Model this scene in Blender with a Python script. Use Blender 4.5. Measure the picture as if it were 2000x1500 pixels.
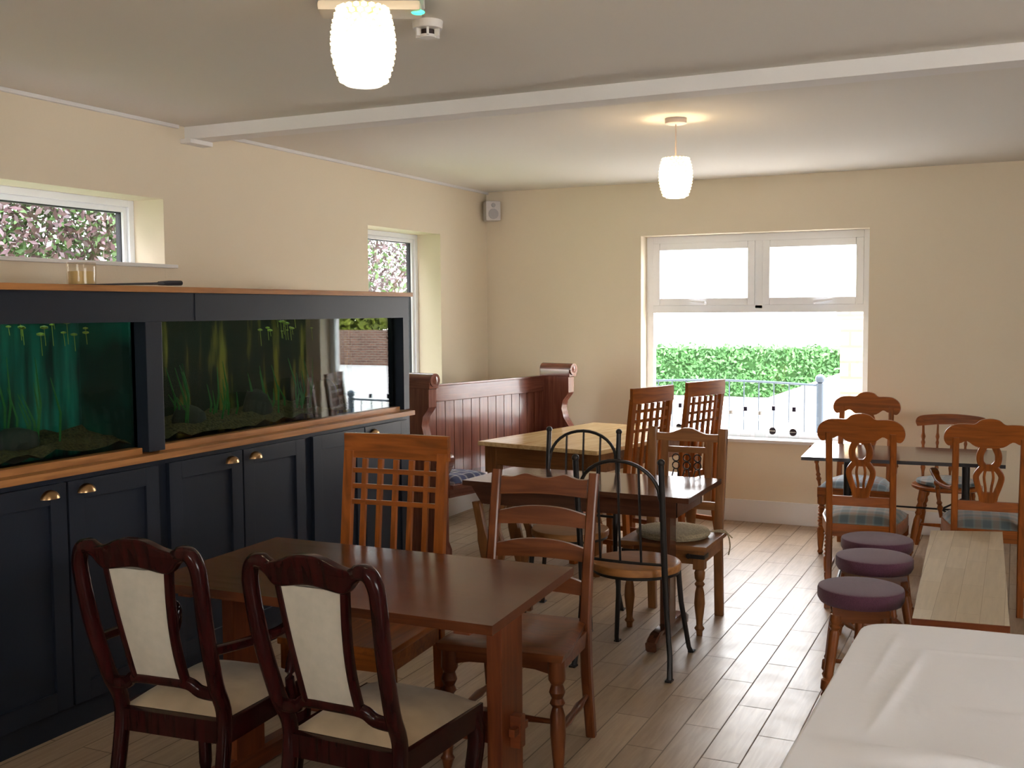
import bpy, bmesh, math, random
from mathutils import Vector, Matrix
from math import sin, cos, pi, radians
for o in list(bpy.data.objects): bpy.data.objects.remove(o)
scn = bpy.context.scene
col = scn.collection
random.seed(7)

# ---------------------------------------------------------------- camera
cd = bpy.data.cameras.new('camera'); cam = bpy.data.objects.new('camera', cd); col.objects.link(cam)
scn.camera = cam
cd.sensor_width = 36.0; cd.lens = 36.0*2101.3/2000.0; cd.clip_start = .05; cd.clip_end = 300
YAW, PITCH, ROLL = radians(25.11), radians(3.88), radians(-.41)
_f = Vector((-sin(YAW)*cos(PITCH), cos(YAW)*cos(PITCH), -sin(PITCH)))
_r = Vector((cos(YAW), sin(YAW), 0)); _u = _r.cross(_f)
_r2 = _r*cos(ROLL)+_u*sin(ROLL); _u2 = -_r*sin(ROLL)+_u*cos(ROLL)
cam.matrix_world = Matrix(((_r2.x, _u2.x, -_f.x, 0), (_r2.y, _u2.y, -_f.y, 0), (_r2.z, _u2.z, -_f.z, 1.594), (0, 0, 0, 1)))

# ---------------------------------------------------------------- world, light, exposure
w = bpy.data.worlds.new('world'); scn.world = w; w.use_nodes = True
wn = w.node_tree; bg = wn.nodes['Background']
tc = wn.nodes.new('ShaderNodeTexCoord'); sx = wn.nodes.new('ShaderNodeSeparateXYZ'); wr = wn.nodes.new('ShaderNodeValToRGB')
wn.links.new(tc.outputs['Generated'], sx.inputs[0]); wn.links.new(sx.outputs['Z'], wr.inputs[0]); wn.links.new(wr.outputs[0], bg.inputs[0])
wr.color_ramp.elements[0].position = 0; wr.color_ramp.elements[0].color = (1, .985, .96, 1)
wr.color_ramp.elements[1].position = .8; wr.color_ramp.elements[1].color = (.90, .93, 1, 1)
bg.inputs['Strength'].default_value = 13.0
vs = scn.view_settings
scn.display_settings.display_device = 'sRGB'
vs.view_transform = 'Standard'; vs.look = 'None'; vs.gamma = 1; vs.use_curve_mapping = False
vs.exposure = 0.42
LAMP = 9.0            # glow of the beaded shades

# ---------------------------------------------------------------- helpers
class MB:
    def __init__(s): s.bm = bmesh.new()
    def box(s, c, d, rz=0, M=None, bev=0):
        m = Matrix.Translation(c) @ Matrix.Rotation(rz, 4, 'Z')
        if M is not None: m = m @ M
        r = bmesh.ops.create_cube(s.bm, size=1, matrix=m @ Matrix.Diagonal((d[0], d[1], d[2], 1)))
        if bev:
            es = list({e for v in r['verts'] for e in v.link_edges})
            bmesh.ops.bevel(s.bm, geom=es, offset=bev, segments=2, affect='EDGES', profile=.6)
        return s
    def bx(s, x0, x1, y0, y1, z0, z1, bev=0):
        return s.box(((x0+x1)/2, (y0+y1)/2, (z0+z1)/2), (abs(x1-x0), abs(y1-y0), abs(z1-z0)), bev=bev)
    def sweep(s, pts, size, side=(1, 0, 0), n=8, sq=.55, closed=False):
        pts = [Vector(p) for p in pts]; side = Vector(side); N = len(pts); rings = []
        if not isinstance(size, list): size = [size]*N
        for i, p in enumerate(pts):
            if closed: t = (pts[(i+1) % N]-pts[i-1]).normalized()
            else: t = (pts[min(i+1, N-1)]-pts[max(i-1, 0)]).normalized()
            a = (side - t*side.dot(t))
            if a.length < 1e-4: a = Vector((0, 1, 0))-t*t.y
            a.normalize(); b = t.cross(a)
            w, h = size[i] if isinstance(size[i], tuple) else (size[i], size[i])
            ring = []
            for k in range(n):
                th = 2*pi*(k+.5)/n; c_, s_ = cos(th), sin(th)
                cx = math.copysign(abs(c_)**sq, c_); sy = math.copysign(abs(s_)**sq, s_)
                ring.append(s.bm.verts.new(p+a*(cx*w/2)+b*(sy*h/2)))
            rings.append(ring)
        R = range(N if closed else N-1)
        for i in R:
            A, B = rings[i], rings[(i+1) % N]
            for k in range(n): s.bm.faces.new((A[k], A[(k+1) % n], B[(k+1) % n], B[k]))
        if not closed:
            s.bm.faces.new(rings[0][::-1]); s.bm.faces.new(rings[-1])
        return s
    def tube(s, pts, r, n=8, closed=False):
        if isinstance(r, list): sz = [(2*q, 2*q) for q in r]
        else: sz = (2*r, 2*r)
        if isinstance(sz, tuple): sz = [sz]*len(pts)
        return s.sweep(pts, sz, side=(.31, .17, .93), n=n, sq=1, closed=closed)
    def lathe(s, a, b, prof, n=14):
        """prof: list of (t 0..1 along a->b, radius)"""
        a = Vector(a); b = Vector(b); ax = (b-a).normalized()
        q = Vector((1, 0, 0)) if abs(ax.x) < .9 else Vector((0, 1, 0))
        e1 = (q-ax*q.dot(ax)).normalized(); e2 = ax.cross(e1); rings = []
        for t, r in prof:
            p = a+(b-a)*t; r = max(r, .0004)
            rings.append([s.bm.verts.new(p+(e1*cos(2*pi*k/n)+e2*sin(2*pi*k/n))*r) for k in range(n)])
        for A, B in zip(rings, rings[1:]):
            for k in range(n): s.bm.faces.new((A[k], A[(k+1) % n], B[(k+1) % n], B[k]))
        s.bm.faces.new(rings[0][::-1]); s.bm.faces.new(rings[-1])
        return s
    def prism(s, out, y0, y1, axis='y', holes=None):
        """outline in (x,z) extruded in y ; axis 'x': outline (y,z) extruded in x ; axis 'z': outline (x,y) extruded in z"""
        def P(a, b, d): return (a, d, b) if axis == 'y' else ((d, a, b) if axis == 'x' else (a, b, d))
        A = [s.bm.verts.new(P(a, b, y0)) for a, b in out]; B = [s.bm.verts.new(P(a, b, y1)) for a, b in out]
        n = len(out)
        for k in range(n): s.bm.faces.new((A[k], A[(k+1) % n], B[(k+1) % n], B[k]))
        s.bm.faces.new(A[::-1]); s.bm.faces.new(B)
        return s
    def ball(s, c, r, sub=2, sc=(1, 1, 1)):
        bmesh.ops.create_icosphere(s.bm, subdivisions=sub, radius=1, matrix=Matrix.Translation(c) @ Matrix.Diagonal((r*sc[0], r*sc[1], r*sc[2], 1)))
        return s
    def warp(s, fn):
        for v in s.bm.verts: v.co = Vector(fn(v.co))
        return s
    def build(s, name, mat, parent=None, smooth=True, ang=38, kind=None):
        bmesh.ops.recalc_face_normals(s.bm, faces=s.bm.faces)
        me = bpy.data.meshes.new(name); s.bm.to_mesh(me); s.bm.free()
        if smooth:
            me.shade_smooth(); me.set_sharp_from_angle(angle=radians(ang))
        me.materials.append(mat)
        o = bpy.data.objects.new(name, me); col.objects.link(o)
        if smooth:
            wm = o.modifiers.new('weighted', 'WEIGHTED_NORMAL'); wm.keep_sharp = True
        if parent: o.parent = parent
        if kind: o['kind'] = kind
        return o

def tag(o, label=None, cat=None, group=None, kind=None):
    if label: o['label'] = label
    if cat: o['category'] = cat
    if group: o['group'] = group
    if kind: o['kind'] = kind
    return o
def empty(name, loc=(0, 0, 0), rz=0, label=None, cat=None, group=None, kind=None):
    o = bpy.data.objects.new(name, None); o.empty_display_size = .1; col.objects.link(o)
    o.location = loc; o.rotation_euler = (0, 0, rz)
    return tag(o, label, cat, group, kind)
def copy_tree(o, parent=None):
    c = o.copy(); col.objects.link(c); c.parent = parent
    for ch in list(o.children): copy_tree(ch, c)
    return c
def lerp(a, b, t): return a+(b-a)*t
def spl(pts, n=6):
    """Catmull-Rom through points of any dimension"""
    P = [tuple(p) for p in pts]; out = []
    for i in range(len(P)-1):
        p0 = P[max(i-1, 0)]; p1 = P[i]; p2 = P[i+1]; p3 = P[min(i+2, len(P)-1)]
        for k in range(n):
            t = k/n
            out.append(tuple(.5*((2*b)+(-a+c)*t+(2*a-5*b+4*c-d)*t*t+(-a+3*b-3*c+d)*t**3) for a, b, c, d in zip(p0, p1, p2, p3)))
    out.append(P[-1]); return out

# ---------------------------------------------------------------- materials
def nm(name):
    m = bpy.data.materials.new(name); m.use_nodes = True
    return m, m.node_tree, m.node_tree.nodes['Principled BSDF']
def plain(name, c, rough=.5, metal=0, spec=.5, bump=0, bs=60, var=0, coat=0, sheen=0, trans=0, ior=1.45, emit=None, es=0):
    m, t, p = nm(name); N = t.nodes; L = t.links
    p.inputs['Base Color'].default_value = (*c, 1); p.inputs['Roughness'].default_value = rough; p.inputs['Metallic'].default_value = metal
    p.inputs['Specular IOR Level'].default_value = spec; p.inputs['Coat Weight'].default_value = coat; p.inputs['Sheen Weight'].default_value = sheen
    p.inputs['Transmission Weight'].default_value = trans; p.inputs['IOR'].default_value = ior; p.inputs['Coat Roughness'].default_value = .08
    if emit: p.inputs['Emission Color'].default_value = (*emit, 1); p.inputs['Emission Strength'].default_value = es
    if bump or var:
        tc = N.new('ShaderNodeTexCoord'); n = N.new('ShaderNodeTexNoise'); n.inputs['Scale'].default_value = bs; n.inputs['Detail'].default_value = 6
        L.new(tc.outputs['Object'], n.inputs['Vector'])
        if bump:
            b = N.new('ShaderNodeBump'); b.inputs['Strength'].default_value = bump; b.inputs['Distance'].default_value = .01
            L.new(n.outputs['Fac'], b.inputs['Height']); L.new(b.outputs[0], p.inputs['Normal'])
        if var:
            r = N.new('ShaderNodeValToRGB'); r.color_ramp.elements[0].position = .3; r.color_ramp.elements[1].position = .7
            r.color_ramp.elements[0].color = (*[max(0, q*(1-var)) for q in c], 1); r.color_ramp.elements[1].color = (*[min(1, q*(1+var)) for q in c], 1)
            L.new(n.outputs['Fac'], r.inputs[0]); L.new(r.outputs[0], p.inputs['Base Color'])
    return m
_wc = {}
WOODS = {  # dark, light, roughness, coat
 'mahogany': ((.009, .0018, .002), (.028, .004, .004), .16, .12),
 'honey': ((.15, .038, .007), (.35, .095, .014), .35, .12),
 'oldpine': ((.15, .056, .018), (.27, .11, .036), .45, .1),
 'ladder': ((.095, .024, .007), (.19, .055, .016), .38, .15),
 'darktop': ((.045, .012, .005), (.11, .030, .011), .24, .2),
 'redleg': ((.10, .022, .008), (.19, .048, .014), .4, .1),
 'midtop': ((.055, .020, .012), (.10, .040, .022), .13, .5),
 'pine': ((.50, .30, .12), (.78, .56, .29), .26, .35),
 'pew': ((.12, .036, .024), (.24, .080, .052), .26, .7),
 'oak': ((.25, .10, .030), (.43, .19, .062), .42, .1),
 'beech': ((.30, .21, .12), (.47, .36, .22), .5, 0),
 'chestnut': ((.13, .034, .008), (.25, .075, .018), .3, .3),
 'granite': ((.012, .012, .016), (.03, .03, .036), .1, .6),
}
def W(kind, ax='Z', sc=1):
    k = (kind, ax, sc)
    if k in _wc: return _wc[k]
    a, b, rough, coat = WOODS[kind]
    m, t, p = nm(kind+'_wood_'+ax.lower()); N = t.nodes; L = t.links
    tc = N.new('ShaderNodeTexCoord'); mp = N.new('ShaderNodeMapping')
    s = {'X': (1.6, 22, 22), 'Y': (22, 1.6, 22), 'Z': (22, 22, 1.6)}[ax]
    mp.inputs['Scale'].default_value = [q*sc for q in s]
    n = N.new('ShaderNodeTexNoise'); n.inputs['Scale'].default_value = 1.7; n.inputs['Detail'].default_value = 8; n.inputs['Distortion'].default_value = .9
    n2 = N.new('ShaderNodeTexNoise'); n2.inputs['Scale'].default_value = 3; n2.inputs['Detail'].default_value = 3
    mx = N.new('ShaderNodeMath'); mx.operation = 'MULTIPLY_ADD'; mx.inputs[1].default_value = .35
    r = N.new('ShaderNodeValToRGB'); r.color_ramp.elements[0].position = .42; r.color_ramp.elements[1].position = .85
    r.color_ramp.elements[0].color = (*a, 1); r.color_ramp.elements[1].color = (*b, 1)
    L.new(tc.outputs['Object'], mp.inputs[0]); L.new(mp.outputs[0], n.inputs['Vector']); L.new(tc.outputs['Object'], n2.inputs['Vector'])
    L.new(n2.outputs['Fac'], mx.inputs[0]); L.new(n.outputs['Fac'], mx.inputs[2]); L.new(mx.outputs[0], r.inputs[0]); L.new(r.outputs[0], p.inputs['Base Color'])
    p.inputs['Roughness'].default_value = rough; p.inputs['Specular IOR Level'].default_value = .12 if kind == 'mahogany' else .25; p.inputs['Coat Weight'].default_value = coat; p.inputs['Coat Roughness'].default_value = .12
    bp = N.new('ShaderNodeBump'); bp.inputs['Strength'].default_value = .08; bp.inputs['Distance'].default_value = .004
    L.new(n.outputs['Fac'], bp.inputs['Height']); L.new(bp.outputs[0], p.inputs['Normal'])
    _wc[k] = m; return m
def glassy(name, tint=(1, 1, 1), ior=1.45, rough=0):
    m = bpy.data.materials.new(name); m.use_nodes = True; t = m.node_tree; N = t.nodes; L = t.links
    for q in list(N): N.remove(q)
    o = N.new('ShaderNodeOutputMaterial'); mx = N.new('ShaderNodeMixShader'); fr = N.new('ShaderNodeFresnel'); tr = N.new('ShaderNodeBsdfTransparent'); gl = N.new('ShaderNodeBsdfGlossy')
    fr.inputs[0].default_value = ior; tr.inputs[0].default_value = (*tint, 1); gl.inputs['Roughness'].default_value = rough
    ge = N.new('ShaderNodeNewGeometry'); mi = N.new('ShaderNodeMix'); mi.data_type = 'FLOAT'; mi.inputs[2].default_value = ior; mi.inputs[3].default_value = 1/ior
    L.new(ge.outputs['Backfacing'], mi.inputs[0]); L.new(mi.outputs[0], fr.inputs[0])
    L.new(fr.outputs[0], mx.inputs[0]); L.new(tr.outputs[0], mx.inputs[1]); L.new(gl.outputs[0], mx.inputs[2]); L.new(mx.outputs[0], o.inputs[0])
    return m
M_wall = plain('cream_wall_paint', (.80, .70, .545), .85, bump=.05, bs=90, spec=.2)
M_ceil = plain('ceiling_paint', (.84, .81, .75), .9, spec=.2)
M_beam = plain('white_matt_paint', (.88, .86, .84), .8, spec=.2)
M_white = plain('white_gloss_paint', (.80, .79, .78), .35)
M_pvc = plain('white_window_plastic', (.93, .95, .99), .3)
M_black = plain('black_rubber', (.02, .02, .03), .5)
M_iron = plain('dark_iron', (.030, .027, .026), .42, metal=.55, bump=.1, bs=80)
M_brass = plain('brass_handle', (.62, .40, .20), .28, metal=1)
M_blue = plain('dark_slate_blue_paint', (.012, .016, .026), .42, spec=.28, bump=.03, bs=120)
M_cream = plain('cream_fabric', (.45, .415, .34), .9, var=.06, bs=30, sheen=.2)
M_seat = plain('stained_cream_fabric', (.36, .275, .18), .9, var=.28, bs=5, sheen=.2)
M_purple = plain('purple_velvet', (.095, .030, .055), .95, sheen=.22, var=.25, bs=260, bump=.3)
M_straw = plain('woven_cord_pad', (.36, .29, .18), .95, var=.3, bs=120, bump=.6)
M_glass = glassy('window_glass')
M_tank = glassy('tank_glass', (.80, .86, .84), 1.17)
M_tank2 = glassy('mirroring_pane_glass', (.9, .94, .93), 1.5)
M_clear = glassy('bottle_glass', (.97, .985, .98), 1.25)
M_cloth = plain('white_tablecloth', (.88, .88, .92), .9, bump=.35, bs=9)
M_grey = plain('grey_speaker_mesh', (.42, .40, .42), .7, bump=.3, bs=300)
M_spk = plain('speaker_white', (.62, .59, .58), .5)
def floor_mat():
    m, t, p = nm('wood_effect_floor_tile'); N = t.nodes; L = t.links
    tc = N.new('ShaderNodeTexCoord'); mp = N.new('ShaderNodeMapping'); mp.inputs['Rotation'].default_value = (0, 0, pi/2); mp.inputs['Location'].default_value = (.03, .145, 0)
    b = N.new('ShaderNodeTexBrick'); b.offset = .5; b.inputs['Scale'].default_value = 1; b.inputs['Brick Width'].default_value = .56; b.inputs['Row Height'].default_value = .14
    b.inputs['Mortar Size'].default_value = .0028; b.inputs['Mortar Smooth'].default_value = .2; b.inputs['Bias'].default_value = 0
    b.inputs['Color1'].default_value = (.37, .265, .175, 1); b.inputs['Color2'].default_value = (.46, .345, .235, 1); b.inputs['Mortar'].default_value = (.22, .17, .13, 1)
    n = N.new('ShaderNodeTexNoise'); m2 = N.new('ShaderNodeMapping'); m2.inputs['Scale'].default_value = (26, 2.2, 1); n.inputs['Scale'].default_value = 1.5; n.inputs['Detail'].default_value = 8; n.inputs['Distortion'].default_value = 1.2
    n3 = N.new('ShaderNodeTexNoise'); n3.inputs['Scale'].default_value = 9; n3.inputs['Detail'].default_value = 5
    hs = N.new('ShaderNodeMix'); hs.data_type = 'RGBA'; hs.blend_type = 'MULTIPLY'; hs.inputs[0].default_value = 1
    r = N.new('ShaderNodeValToRGB'); r.color_ramp.elements[0].position = .3; r.color_ramp.elements[1].position = .75
    r.color_ramp.elements[0].color = (.78, .75, .72, 1); r.color_ramp.elements[1].color = (1.08, 1.08, 1.08, 1)
    L.new(tc.outputs['Object'], mp.inputs[0]); L.new(mp.outputs[0], b.inputs['Vector']); L.new(tc.outputs['Object'], m2.inputs[0]); L.new(m2.outputs[0], n.inputs['Vector']); L.new(tc.outputs['Object'], n3.inputs['Vector'])
    L.new(n.outputs['Fac'], r.inputs[0]); L.new(b.outputs['Color'], hs.inputs[6]); L.new(r.outputs[0], hs.inputs[7]); L.new(hs.outputs[2], p.inputs['Base Color'])
    rr = N.new('ShaderNodeMapRange'); rr.inputs['To Min'].default_value = .30; rr.inputs['To Max'].default_value = .48
    L.new(n3.outputs['Fac'], rr.inputs[0]); ad = N.new('ShaderNodeMath'); ad.operation = 'MULTIPLY_ADD'; ad.inputs[1].default_value = .5; L.new(b.outputs['Fac'], ad.inputs[0]); L.new(rr.outputs[0], ad.inputs[2]); L.new(ad.outputs[0], p.inputs['Roughness'])
    bp = N.new('ShaderNodeBump'); bp.inputs['Strength'].default_value = .25; bp.inputs['Distance'].default_value = .002; bp.invert = True
    L.new(b.outputs['Fac'], bp.inputs['Height']); L.new(bp.outputs[0], p.inputs['Normal'])
    return m
def plaid_mat(name, a, b, c):
    m, t, p = nm(name); N = t.nodes; L = t.links
    tc = N.new('ShaderNodeTexCoord')
    prev = None
    for ax in ('X', 'Y'):
        wv = N.new('ShaderNodeTexWave'); wv.bands_direction = ax; wv.inputs['Scale'].default_value = 3.6 if 'plaid' in name else 2.2; wv.inputs['Distortion'].default_value = .3
        L.new(tc.outputs['Object'], wv.inputs['Vector']); r = N.new('ShaderNodeValToRGB')
        r.color_ramp.elements[0].color = (*a, 1); r.color_ramp.elements[1].color = (*b, 1); r.color_ramp.elements[0].position = .35; r.color_ramp.elements[1].position = .6
        e = r.color_ramp.elements.new(.85); e.color = (*c, 1)
        L.new(wv.outputs['Fac'], r.inputs[0])
        if prev is None: prev = r
        else:
            mx = N.new('ShaderNodeMix'); mx.data_type = 'RGBA'; mx.inputs[0].default_value = .5
            L.new(prev.outputs[0], mx.inputs[6]); L.new(r.outputs[0], mx.inputs[7]); L.new(mx.outputs[2], p.inputs['Base Color'])
    p.inputs['Roughness'].default_value = .9; p.inputs['Sheen Weight'].default_value = .3
    return m
M_plaid = plaid_mat('plaid_seat_fabric', (.06, .09, .10), (.19, .23, .23), (.24, .17, .13))
M_plaid2 = plaid_mat('pale_blue_plaid_fabric', (.16, .22, .27), (.33, .42, .47), (.20, .15, .14))
M_bluewhite = plaid_mat('blue_white_pattern', (.02, .03, .10), (.70, .70, .70), (.05, .07, .22))
def stone_mat(name, c1, c2, mort, bw, rh, ms=.012, rough=.9, rot=(pi/2, 0, 0)):
    m, t, p = nm(name); N = t.nodes; L = t.links
    tc = N.new('ShaderNodeTexCoord'); mp = N.new('ShaderNodeMapping'); mp.inputs['Rotation'].default_value = rot
    b = N.new('ShaderNodeTexBrick'); b.inputs['Scale'].default_value = 1; b.inputs['Brick Width'].default_value = bw; b.inputs['Row Height'].default_value = rh; b.inputs['Mortar Size'].default_value = ms
    b.inputs['Color1'].default_value = (*c1, 1); b.inputs['Color2'].default_value = (*c2, 1); b.inputs['Mortar'].default_value = (*mort, 1)
    L.new(tc.outputs['Object'], mp.inputs[0]); L.new(mp.outputs[0], b.inputs['Vector']); L.new(b.outputs['Color'], p.inputs['Base Color']); p.inputs['Roughness'].default_value = rough
    return m

def struct(name, mb, m, parent=None, **k):
    o = mb.build(name, m, parent, **k)
    if parent is None: o['kind'] = 'structure'
    return o

# ================================================================ THE ROOM
XL, XR, YF, YB, ZC = -3.98, 5.0, -2.6, 8.02, 2.57
struct('floor', MB().bx(XL-.3, XR+.3, YF-.3, YB+.3, -.12, 0), floor_mat(), smooth=False)
struct('ceiling', MB().bx(XL-.3, XR+.3, YF-.3, YB+.3, ZC, ZC+.12), M_ceil, smooth=False)
def wall_boxes(mb, axis, a0, a1, u0, u1, z0, z1, holes):
    """wall slab between a0..a1 (thickness), running u0..u1, with rectangular holes (u0,u1,z0,z1)"""
    us = sorted({u0, u1, *[h[0] for h in holes], *[h[1] for h in holes]}); zs = sorted({z0, z1, *[h[2] for h in holes], *[h[3] for h in holes]})
    vs_ = {}
    def P(a, u, z):
        k = (a, u, z)
        if k not in vs_: vs_[k] = mb.bm.verts.new((a, u, z) if axis == 'x' else (u, a, z))
        return vs_[k]
    solid = lambda i, j: 0 <= i < len(us)-1 and 0 <= j < len(zs)-1 and not any(h[0] <= us[i] < h[1] and h[2] <= zs[j] < h[3] for h in holes)
    for i in range(len(us)-1):
        for j in range(len(zs)-1):
            if not solid(i, j): continue
            A = (us[i], zs[j]); B = (us[i+1], zs[j]); C = (us[i+1], zs[j+1]); D = (us[i], zs[j+1])
            for a in (a0, a1): mb.bm.faces.new([P(a, *q) for q in (A, B, C, D)])
            for (di, dj, e, f) in ((-1, 0, D, A), (1, 0, B, C), (0, -1, A, B), (0, 1, C, D)):
                if not solid(i+di, j+dj): mb.bm.faces.new([P(a0, *e), P(a0, *f), P(a1, *f), P(a1, *e)])
    return mb
W1 = (2.55, 4.29, 1.775, 2.18); W2 = (6.214, 7.228, .62, 2.18); WB = (-2.647, -.954, .61, 2.165)
struct('wall_left', wall_boxes(MB(), 'x', XL-.3, XL, YF-.3, YB+.3, 0, ZC, [W1, W2]), M_wall, smooth=False)
struct('wall_back', wall_boxes(MB(), 'y', YB, YB+.3, XL, XR, 0, ZC, [WB]), M_wall, smooth=False)
WR = (-.4, 2.6, .9, 2.2); WF = (-1.3, .4, 1.0, 2.0)
struct('wall_right', wall_boxes(MB(), 'x', XR, XR+.3, YF-.3, YB+.3, 0, ZC, [WR]), plain('brown_wall_paint', (.30, .24, .18), .8), smooth=False)
struct('wall_front', wall_boxes(MB(), 'y', YF-.3, YF, XL, XR, 0, ZC, [WF]), M_wall, smooth=False)
def board(a, b, ax, nm_, x=.018):
    if ax == 'y': mb = MB().bx(XL, XL+x, a, b, 0, .135, bev=.004)
    elif ax == 'b': mb = MB().bx(a, b, YB-x, YB, 0, .165, bev=.004)
    struct(nm_, mb, M_white)
board(5.56, YB-.02, 'y', 'baseboard_left'); board(XL, XR, 'b', 'baseboard_back')
# boxed beam across the ceiling, and the little boxed pipe under its end
struct('trim_1', MB().bx(XL, XR, 4.459, 4.59, ZC-.066, ZC, bev=.003), M_beam)
struct('trim_2', MB().bx(XL, XL+.07, 4.425, 4.60, ZC-.09, ZC-.066, bev=.004), M_beam)
struct('trim_3', MB().bx(XL, XL+.022, YF, 4.40, ZC-.018, ZC, bev=.003).bx(XL, XL+.022, 4.6, YB, ZC-.018, ZC, bev=.003), M_white)

def rect_frame(mb, axis, a0, a1, u0, u1, z0, z1, w, bev=.004):
    def b(u_0, u_1, z_0, z_1):
        if axis == 'y': mb.bx(u_0, u_1, a0, a1, z_0, z_1, bev=bev)
        else: mb.bx(a0, a1, u_0, u_1, z_0, z_1, bev=bev)
    b(u0, u0+w, z0, z1); b(u1-w, u1, z0, z1); b(u0+w, u1-w, z0, z0+w); b(u0+w, u1-w, z1-w, z1); return mb
# back window
wb = empty('window_1', (-1.8, 8.2, .61), kind='structure')
def ch(mb, name, m, parent, **k):
    o = mb.build(name, m, parent, **k); o.matrix_parent_inverse = parent_inv(parent); return o
def parent_inv(p):
    M = Matrix.Translation(p.location) @ Matrix.Rotation(p.rotation_euler.z, 4, 'Z'); q = p.parent
    return M.inverted()
x0, x1, z0, z1 = WB; yo = 8.17
mb = MB(); rect_frame(mb, 'y', yo, yo+.07, x0, x1, z0, z1, .055)
TZ = 1.60
mb.bx(x0+.05, x1-.05, yo+.002, yo+.068, TZ-.03, TZ+.028, bev=.004); mb.bx(-1.797, -1.737, yo+.002, yo+.068, TZ, z1-.05, bev=.004)
ch(mb, 'window_frame', M_pvc, wb)
for (a, b) in ((x0+.055, -1.797), (-1.737, x1-.055)):
    mb = MB(); rect_frame(mb, 'y', yo-.012, yo+.055, a, b, TZ+.028, z1-.055, .054, bev=.006)
    s = ch(mb, 'opening_sash', M_pvc, wb)
    ch(MB().bx(a+.04, b-.04, yo+.02, yo+.032, TZ+.07, z1-.09), 'glass_pane', M_glass, wb, smooth=False)
    c_ = (a+b)/2+.02
    ch(MB().sweep([(c_, yo-.014, TZ+.045), (c_, yo-.04, TZ+.05), (c_+(.06 if a > -2 else -.05), yo-.045, TZ+.055), (c_+(.13 if a > -2 else -.12), yo-.035, TZ+.066)], [(.03, .02), (.022, .016), (.018, .013), (.014, .01)], side=(0, 0, 1)), 'latch_handle', M_pvc, wb)
ch(MB().bx(x0+.04, x1-.04, yo+.02, yo+.032, z0+.04, TZ-.02), 'glass_pane', M_glass, wb, smooth=False)
ch(MB().bx(x0-.02, x1+.02, YB-.022, yo, z0-.012, z0+.013, bev=.004), 'window_sill', M_white, wb)
# left windows
for idx, (a, b, z0, z1) in ((2, W1), (3, W2)):
    xo = XL-.26
    wl = empty('window_%d' % idx, (xo, (a+b)/2, z0), kind='structure')
    mb = MB(); rect_frame(mb, 'x', xo, xo+.06, a, b, z0, z1, .036); ch(mb, 'window_frame', M_pvc, wl)
    mb = MB(); rect_frame(mb, 'x', xo-.005, xo+.045, a+.036, b-.036, z0+.034, z1-.036, .026); ch(mb, 'opening_sash', M_pvc, wl)
    mb = MB(); rect_frame(mb, 'x', xo-.002, xo+.03, a+.060, b-.060, z0+.058, z1-.060, .008, bev=0); ch(mb, 'rubber_seal', M_black, wl)
    ch(MB().bx(xo+.012, xo+.024, a+.066, b-.066, z0+.064, z1-.066), 'glass_pane', M_glass, wl, smooth=False)
    if idx == 2: ch(MB().bx(xo+.07, XL-.0005, a, b, z0, 1.828), 'sill_upstand', M_wall, wl, smooth=False); z0 = 1.84
    ch(MB().bx(xo+.04, XL+.03, a-.06, b+.065, z0-.012, z0+.006, bev=.003), 'window_sill', M_white, wl)
# glazed openings behind and beside the photographer
for idx, ax, H in ((4, 'x', WR), (5, 'y', WF)):
    a, b, z0, z1 = H; base = XR+.2 if ax == 'x' else YF-.26
    wl = empty('window_%d' % idx, (base, (a+b)/2, z0) if ax == 'x' else ((a+b)/2, base, z0), kind='structure')
    mb = MB(); rect_frame(mb, ax, base, base+.06, a, b, z0, z1, .05)
    mid = (a+b)/2
    if ax == 'x': mb.bx(base, base+.06, mid-.03, mid+.03, z0+.05, z1-.05)
    else: mb.bx(mid-.03, mid+.03, base, base+.06, z0+.05, z1-.05)
    ch(mb, 'window_frame', M_pvc, wl)
    g = MB().bx(base+.02, base+.03, a+.05, b-.05, z0+.05, z1-.05) if ax == 'x' else MB().bx(a+.05, b-.05, base+.02, base+.03, z0+.05, z1-.05)
    ch(g, 'glass_pane', M_glass, wl, smooth=False)

# ================================================================ AQUARIUM CABINET
CX = -3.25
ac = empty('aquarium_cabinet', (-3.6, 3.55, 0), label='long dark slate-blue cabinet with two fish tanks and oak ledge along left wall', cat='aquarium cabinet')
Y0, Y1 = 1.55, 5.5; TT = [(1.65, 3.375), (3.47, 5.44)]
mb = MB()
mb.bx(XL+.02, CX, Y0, Y1, .0, .985)                 # base carcass
mb.bx(CX-.03, CX, Y0, Y1, 1.56, 1.682)              # header
mb.bx(CX-.06, CX+.004, 3.375, 3.47, 1.02, 1.56, bev=.003)     # mullion
mb.bx(CX-.06, CX, 5.44, Y1, 1.02, 1.56); mb.bx(XL+.02, CX-.06, Y1-.02, Y1, .98, 1.682); mb.bx(CX-.06, CX, Y0, 1.65, 1.02, 1.56)
mb.bx(XL+.02, XL+.04, Y0, Y1, .98, 1.682)           # back
mb.bx(CX-.001, CX+.003, 3.676, 3.68, 1.565, 1.68)
ch(mb, 'carcass', M_blue, ac, smooth=False)
ch(MB().bx(XL+.005, CX+.022, Y0, Y1+.02, 1.682, 1.707, bev=.003), 'top_board', W('oak', 'Y'), ac)
ch(MB().bx(CX-.075, CX+.035, Y0, Y1+.005, .985, 1.005, bev=.003).prism([(CX-.075, 1.005), (CX-.075, 1.042), (CX-.03, 1.036), (CX-.028, 1.012), (CX+.032, 1.006)], Y0, 5.44, axis='y') if False else
   MB().bx(CX-.075, CX+.035, Y0, Y1+.005, .985, 1.012, bev=.003).bx(CX-.085, CX-.028, Y0, 3.372, 1.010, 1.038, bev=.003).bx(CX-.085, CX-.028, 3.472, 5.438, 1.010, 1.038, bev=.003), 'ledge', W('oak', 'Y'), ac)
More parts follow.
